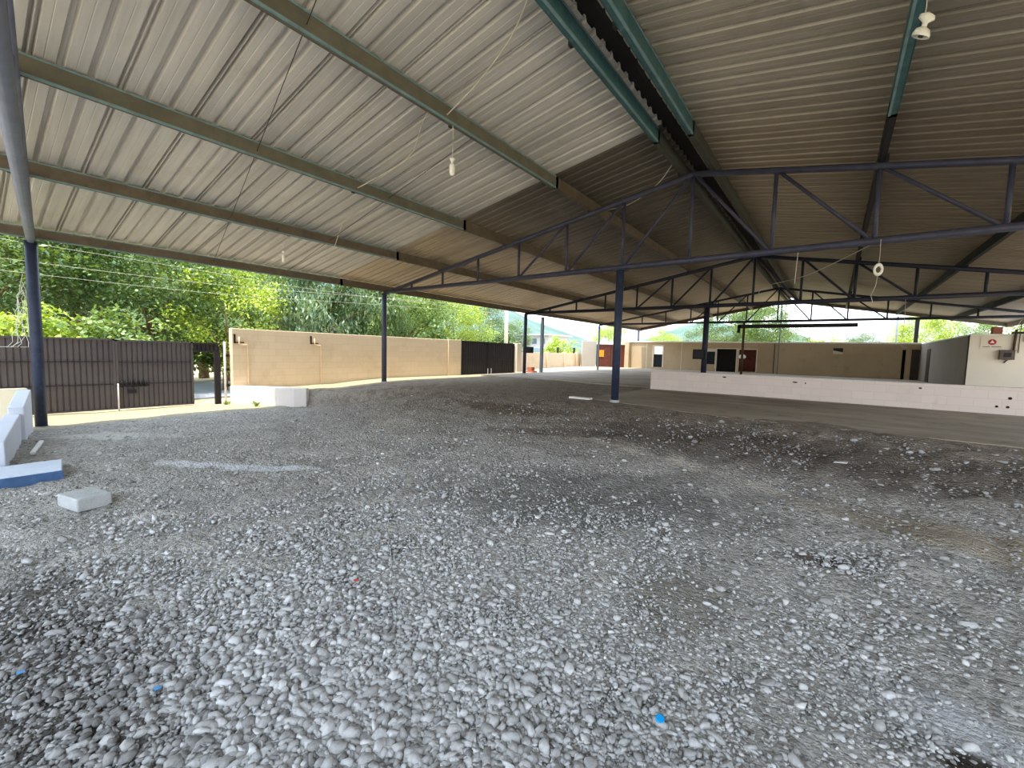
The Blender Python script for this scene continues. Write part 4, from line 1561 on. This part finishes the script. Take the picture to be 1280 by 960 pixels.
TT = [
    ('round', 'leafmid', -19.5, -2.6, 1.0, 0.3, 'mid green tree at the far left edge, above the wide gate leaf'),
    ('round', 'leafdark', -21.5, 1.0, 1.05, 1.3, 'dense green tree directly behind the navy post by the parapet'),
    ('tall', 'leafmid', -23.5, 3.0, 0.95, 2.3, 'tall green tree above the seam of the two street gate leaves'),
    ('round', 'leafdark', -20.6, 4.4, 0.92, 3.9, 'dark leafy tree above the gate leaf with the bolt'),
    ('loose', 'leafyellow', -18.9, 6.4, 0.78, 0.8, 'bright yellow-green tree above the open pedestrian gateway'),
    ('tall', 'leafdark', -27.0, 8.2, 1.0, 5.0, 'dark tree rising far behind the yellow-green tree'),
    ('loose', 'leafmid', -21.0, 8.8, 0.95, 2.0, 'loose tree with a pale trunk above the left end of the tan wall'),
    ('weep', 'leafgrey', -18.6, 10.4, 0.95, 0.4, 'grey-green drooping tree behind the middle of the tan wall'),
    ('tall', 'leafdark', -24.0, 12.4, 0.95, 1.1, 'tall dark tree behind the drooping grey-green tree'),
    ('weep', 'leafdark', -19.4, 13.2, 0.95, 2.6, 'dark drooping tree just left of the slim navy post'),
    ('round', 'leafmid', -21.0, 17.0, 0.95, 4.4, 'mid green tree just right of the slim navy post'),
    ('round', 'leafyellow', -22.0, 22.0, 0.85, 2.2, 'bright yellow-green tree above the near-black gate'),
    ('tall', 'leafmid', -29.0, 22.5, 0.9, 0.6, 'green tree standing further back above the end of the tan wall'),
    ('tall', 'leafgrey', -27.0, 31.0, 0.8, 3.0, 'grey-green tree beside the pale utility pole'),
    ('round', 'leafpale', -30.0, 40.0, 0.75, 5.2, 'pale hazy tree beyond the low tan boundary wall'),
    ('bush', 'leafyellow', -26.8, 45.0, 1.3, 1.0, 'yellow-green small tree in front of the white apartment block'),
    ('loose', 'leafyellow', -20.5, 46.0, 0.85, 2.5, 'yellow-green tree above the maroon gate'),
    ('loose', 'leafyellow', -14.8, 46.0, 0.72, 4.5, 'low yellow-green tree over the left part of the beige building'),
    ('loose', 'leafpale', -13.5, 58.0, 0.95, 0.5, 'pale tree with an orange trunk behind the beige building'),
    ('tall', 'leafdark', -9.2, 50.0, 0.85, 1.7, 'dark tree behind the post with the black box'),
    ('round', 'leafdark', -6.0, 46.5, 0.95, 3.3, 'dense green tree above the barred door'),
    ('tall', 'leafdark', -6.8, 57.0, 1.0, 4.2, 'tall green tree far behind the barred door, under the roof ridge'),
    ('loose', 'leafpale', -3.6, 52.0, 0.80, 0.2, 'pale green tree under the roof ridge'),
    ('loose', 'leafyellow', -0.8, 50.0, 0.66, 5.6, 'low yellow-green tree behind the vent opening'),
    ('round', 'leafpale', 2.2, 56.0, 0.62, 2.7, 'pale grey-green low tree before the bare hillside'),
    ('round', 'leafyellow', 5.6, 46.0, 0.78, 0.9, 'yellow-green tree behind the thick dark post at the right'),
    ('round', 'leafmid', 9.0, 44.0, 0.72, 3.7, 'green tree above the corner of the right-hand building'),
    ('loose', 'leafyellow', 11.5, 43.0, 0.85, 1.9, 'yellow-green tree at the right edge above the meter box'),
]
for key, leaf, x, y, s, rot, lab in TT:
    tree(key, leaf, x, y, s, rot, lab)
for i, (leaf, x, y, s, lab) in enumerate([
        ('leafyellow', -16.4, 0.9, 0.92, 'yellow-green bush peeping over the wide gate leaf beside the navy post'),
        ('leafmid', -17.2, 2.9, 0.95, 'green bush peeping over the seam of the street gate'),
        ('leafdark', -25.2, 7.0, 1.2, 'dark bush across the road, seen through the open gateway'),
        ('leafmid', -24.6, 8.6, 1.0, 'mid green bush across the road beside the gateway view'),
        ('leafdark', -17.6, 15.8, 1.1, 'dark bush behind the right half of the tan wall'),
        ('leafdark', -22.5, 27.5, 1.3, 'dark bush beyond the near-black gate')]):
    tree('bush', leaf, x, y, s, 1.1 * i, lab, 'bush', 'bush', 'bushes beyond the walls')

# weeds by the plinth
def weed(x, y, label, n=26, h=0.16):
    rng = np.random.default_rng(int(abs(x * 100)))
    b = MB()
    z = gz(x, y) - 0.01
    for q in range(n):
        a = rng.uniform(0, 2 * math.pi)
        L = h * rng.uniform(0.5, 1.1)
        c = (x + rng.uniform(-.05, .05), y + rng.uniform(-.05, .05))
        tip = (c[0] + math.cos(a) * L * 0.7, c[1] + math.sin(a) * L * 0.7, z + L)
        s = (-math.sin(a) * 0.02, math.cos(a) * 0.02)
        b.quad((c[0], c[1], z), ((c[0] + tip[0]) / 2 + s[0], (c[1] + tip[1]) / 2 + s[1], z + L * .65), tip, ((c[0] + tip[0]) / 2 - s[0], (c[1] + tip[1]) / 2 - s[1], z + L * .65))
    tag(b.build('weed', M['leafmid'], origin=(x, y, z)), label, 'weed', 'weeds at the plinth')


weed(-12.75, 5.08, 'small weed at the foot of the white plinth, towards its middle')
weed(-13.5, 4.62, 'small weed at the foot of the pale upright pipe', 22, 0.13)

b = MB()
b.tube([(-20, 25.6, -0.2), (-20, 25.6, 6.8)], [0.17, 0.12], 12)
t = thing('utility_pole', 'pale concrete utility pole beyond the near-black gate', 'pole', (-20, 25.6, -0.1))
b.build('shaft', M['pole'], t, True)
b = MB()
b.box(-20.05, -19.95, 24.7, 26.5, 6.3, 6.42)
b.build('cross_arm', M['brown'], t)
for i, (za, zb_, xx) in enumerate(((3.62, 4.35, -16.0), (4.10, 3.95, -16.3), (3.35, 4.05, -16.2))):
    cable([(xx, -14, za + 0.3), (xx, 3, za - 0.02), (xx, 11, (za + zb_) / 2 - 0.1), (xx, 30, zb_ + 0.4)], 0.0036,
          ('upper pale overhead wire in front of the trees', 'thin overhead wire crossing above the others near the left trees', 'lowest pale overhead wire in front of the trees')[i], M['wire'], 'overhead_wire', 'wire')

# far white apartment block and pale teal wall
t = thing('apartment_block', 'distant white apartment block over the low tan boundary wall', 'building', (-66, 98, -0.1))
b = MB()
b.box(-74, -60, 95, 105, -0.2, 6.2)
b.build('walls', M['farwhite'], t)
b = MB()
b.box(-75, -59, 94, 106, 6.2, 6.6)
b.build('roof', M['farwhite'], t)
for q in range(5):
    for zz in (1.2, 4.0):
        b = MB()
        b.box(-73 + q * 2.6, -71.6 + q * 2.6, 94.9, 95.02, zz, zz + 1.4)
        b.build('window', M['farglass'], t)
b = MB()
b.box(-33.6, -33.3, 30, 68, -0.2, 2.3)
b.box(-33.6, -24, 66, 66.3, -0.2, 2.3)
struct(b.build('wall_teal', M['farteal']), 'pale teal wall in the distance beyond the low tan wall', 'wall')
for i, (x, y, lab) in enumerate(((-22.0, 36.6, 'dark fence post left of the yellow-green small tree'), (-20.6, 37.4, 'dark fence post under the yellow-green small tree'), (-19.4, 38.6, 'slim dark post close to the white end wall'))):
    b = MB()
    b.box(x - 0.08, x + 0.08, y - 0.08, y + 0.08, -0.1, 2.25)
    tag(b.build('fence_post', M['gatedark'], origin=(x, y, 0)), lab, 'post', 'dark fence posts beyond the low tan wall')

# hillsides
def hill(name, cx, cy, rx, ry, h, mat, label, seed):
    n = 48
    xs_ = np.linspace(-1, 1, n)
    X, Y = np.meshgrid(xs_, xs_)
    Rr = np.sqrt(X ** 2 + Y ** 2)
    Z = h * np.clip(1 - Rr, 0, 1) ** 0.8 * (1 + 0.16 * np.sin(X * 7 + seed) * np.cos(Y * 6 + seed) + 0.07 * np.sin(X * 19 + seed) * np.sin(Y * 17)) - 0.6
    V = np.stack([cx + X.ravel() * rx, cy + Y.ravel() * ry, Z.ravel()], 1)
    i = np.arange(n * n).reshape(n, n)
    Fq = np.stack([i[:-1, :-1].ravel(), i[:-1, 1:].ravel(), i[1:, 1:].ravel(), i[1:, :-1].ravel()], 1)
    me = bpy.data.meshes.new(name)
    me.from_pydata(V.tolist(), [], Fq.tolist())
    for p in me.polygons:
        p.use_smooth = True
    me.materials.append(mat)
    o = bpy.data.objects.new(name, me)
    COL.objects.link(o)
    struct(o, label, 'hill')


hill('hill_wooded', -78, 20, 34, 75, 17, M['slope'], 'wooded green slope close behind the street trees', 4.0)
hill('hill_bare', 26, 250, 60, 60, 21, M['hill'], 'haze-paled bare hillside beyond the building on the right', 1.0)
hill('hill_green', -210, 130, 150, 130, 46, M['hilldark'], 'hazy green mountain behind the street trees', 2.0)
hill('hill_rear', -60, 290, 90, 70, 24, M['hilldark'], 'hazy green hill behind the trees at the back', 5.0)
hill('hill_grey', -130, 300, 120, 80, 26, M['hill'], 'hazy grey mountain above the apartment block', 3.0)

for o in bpy.data.objects:
    if '_o' in o:
        del o['_o']
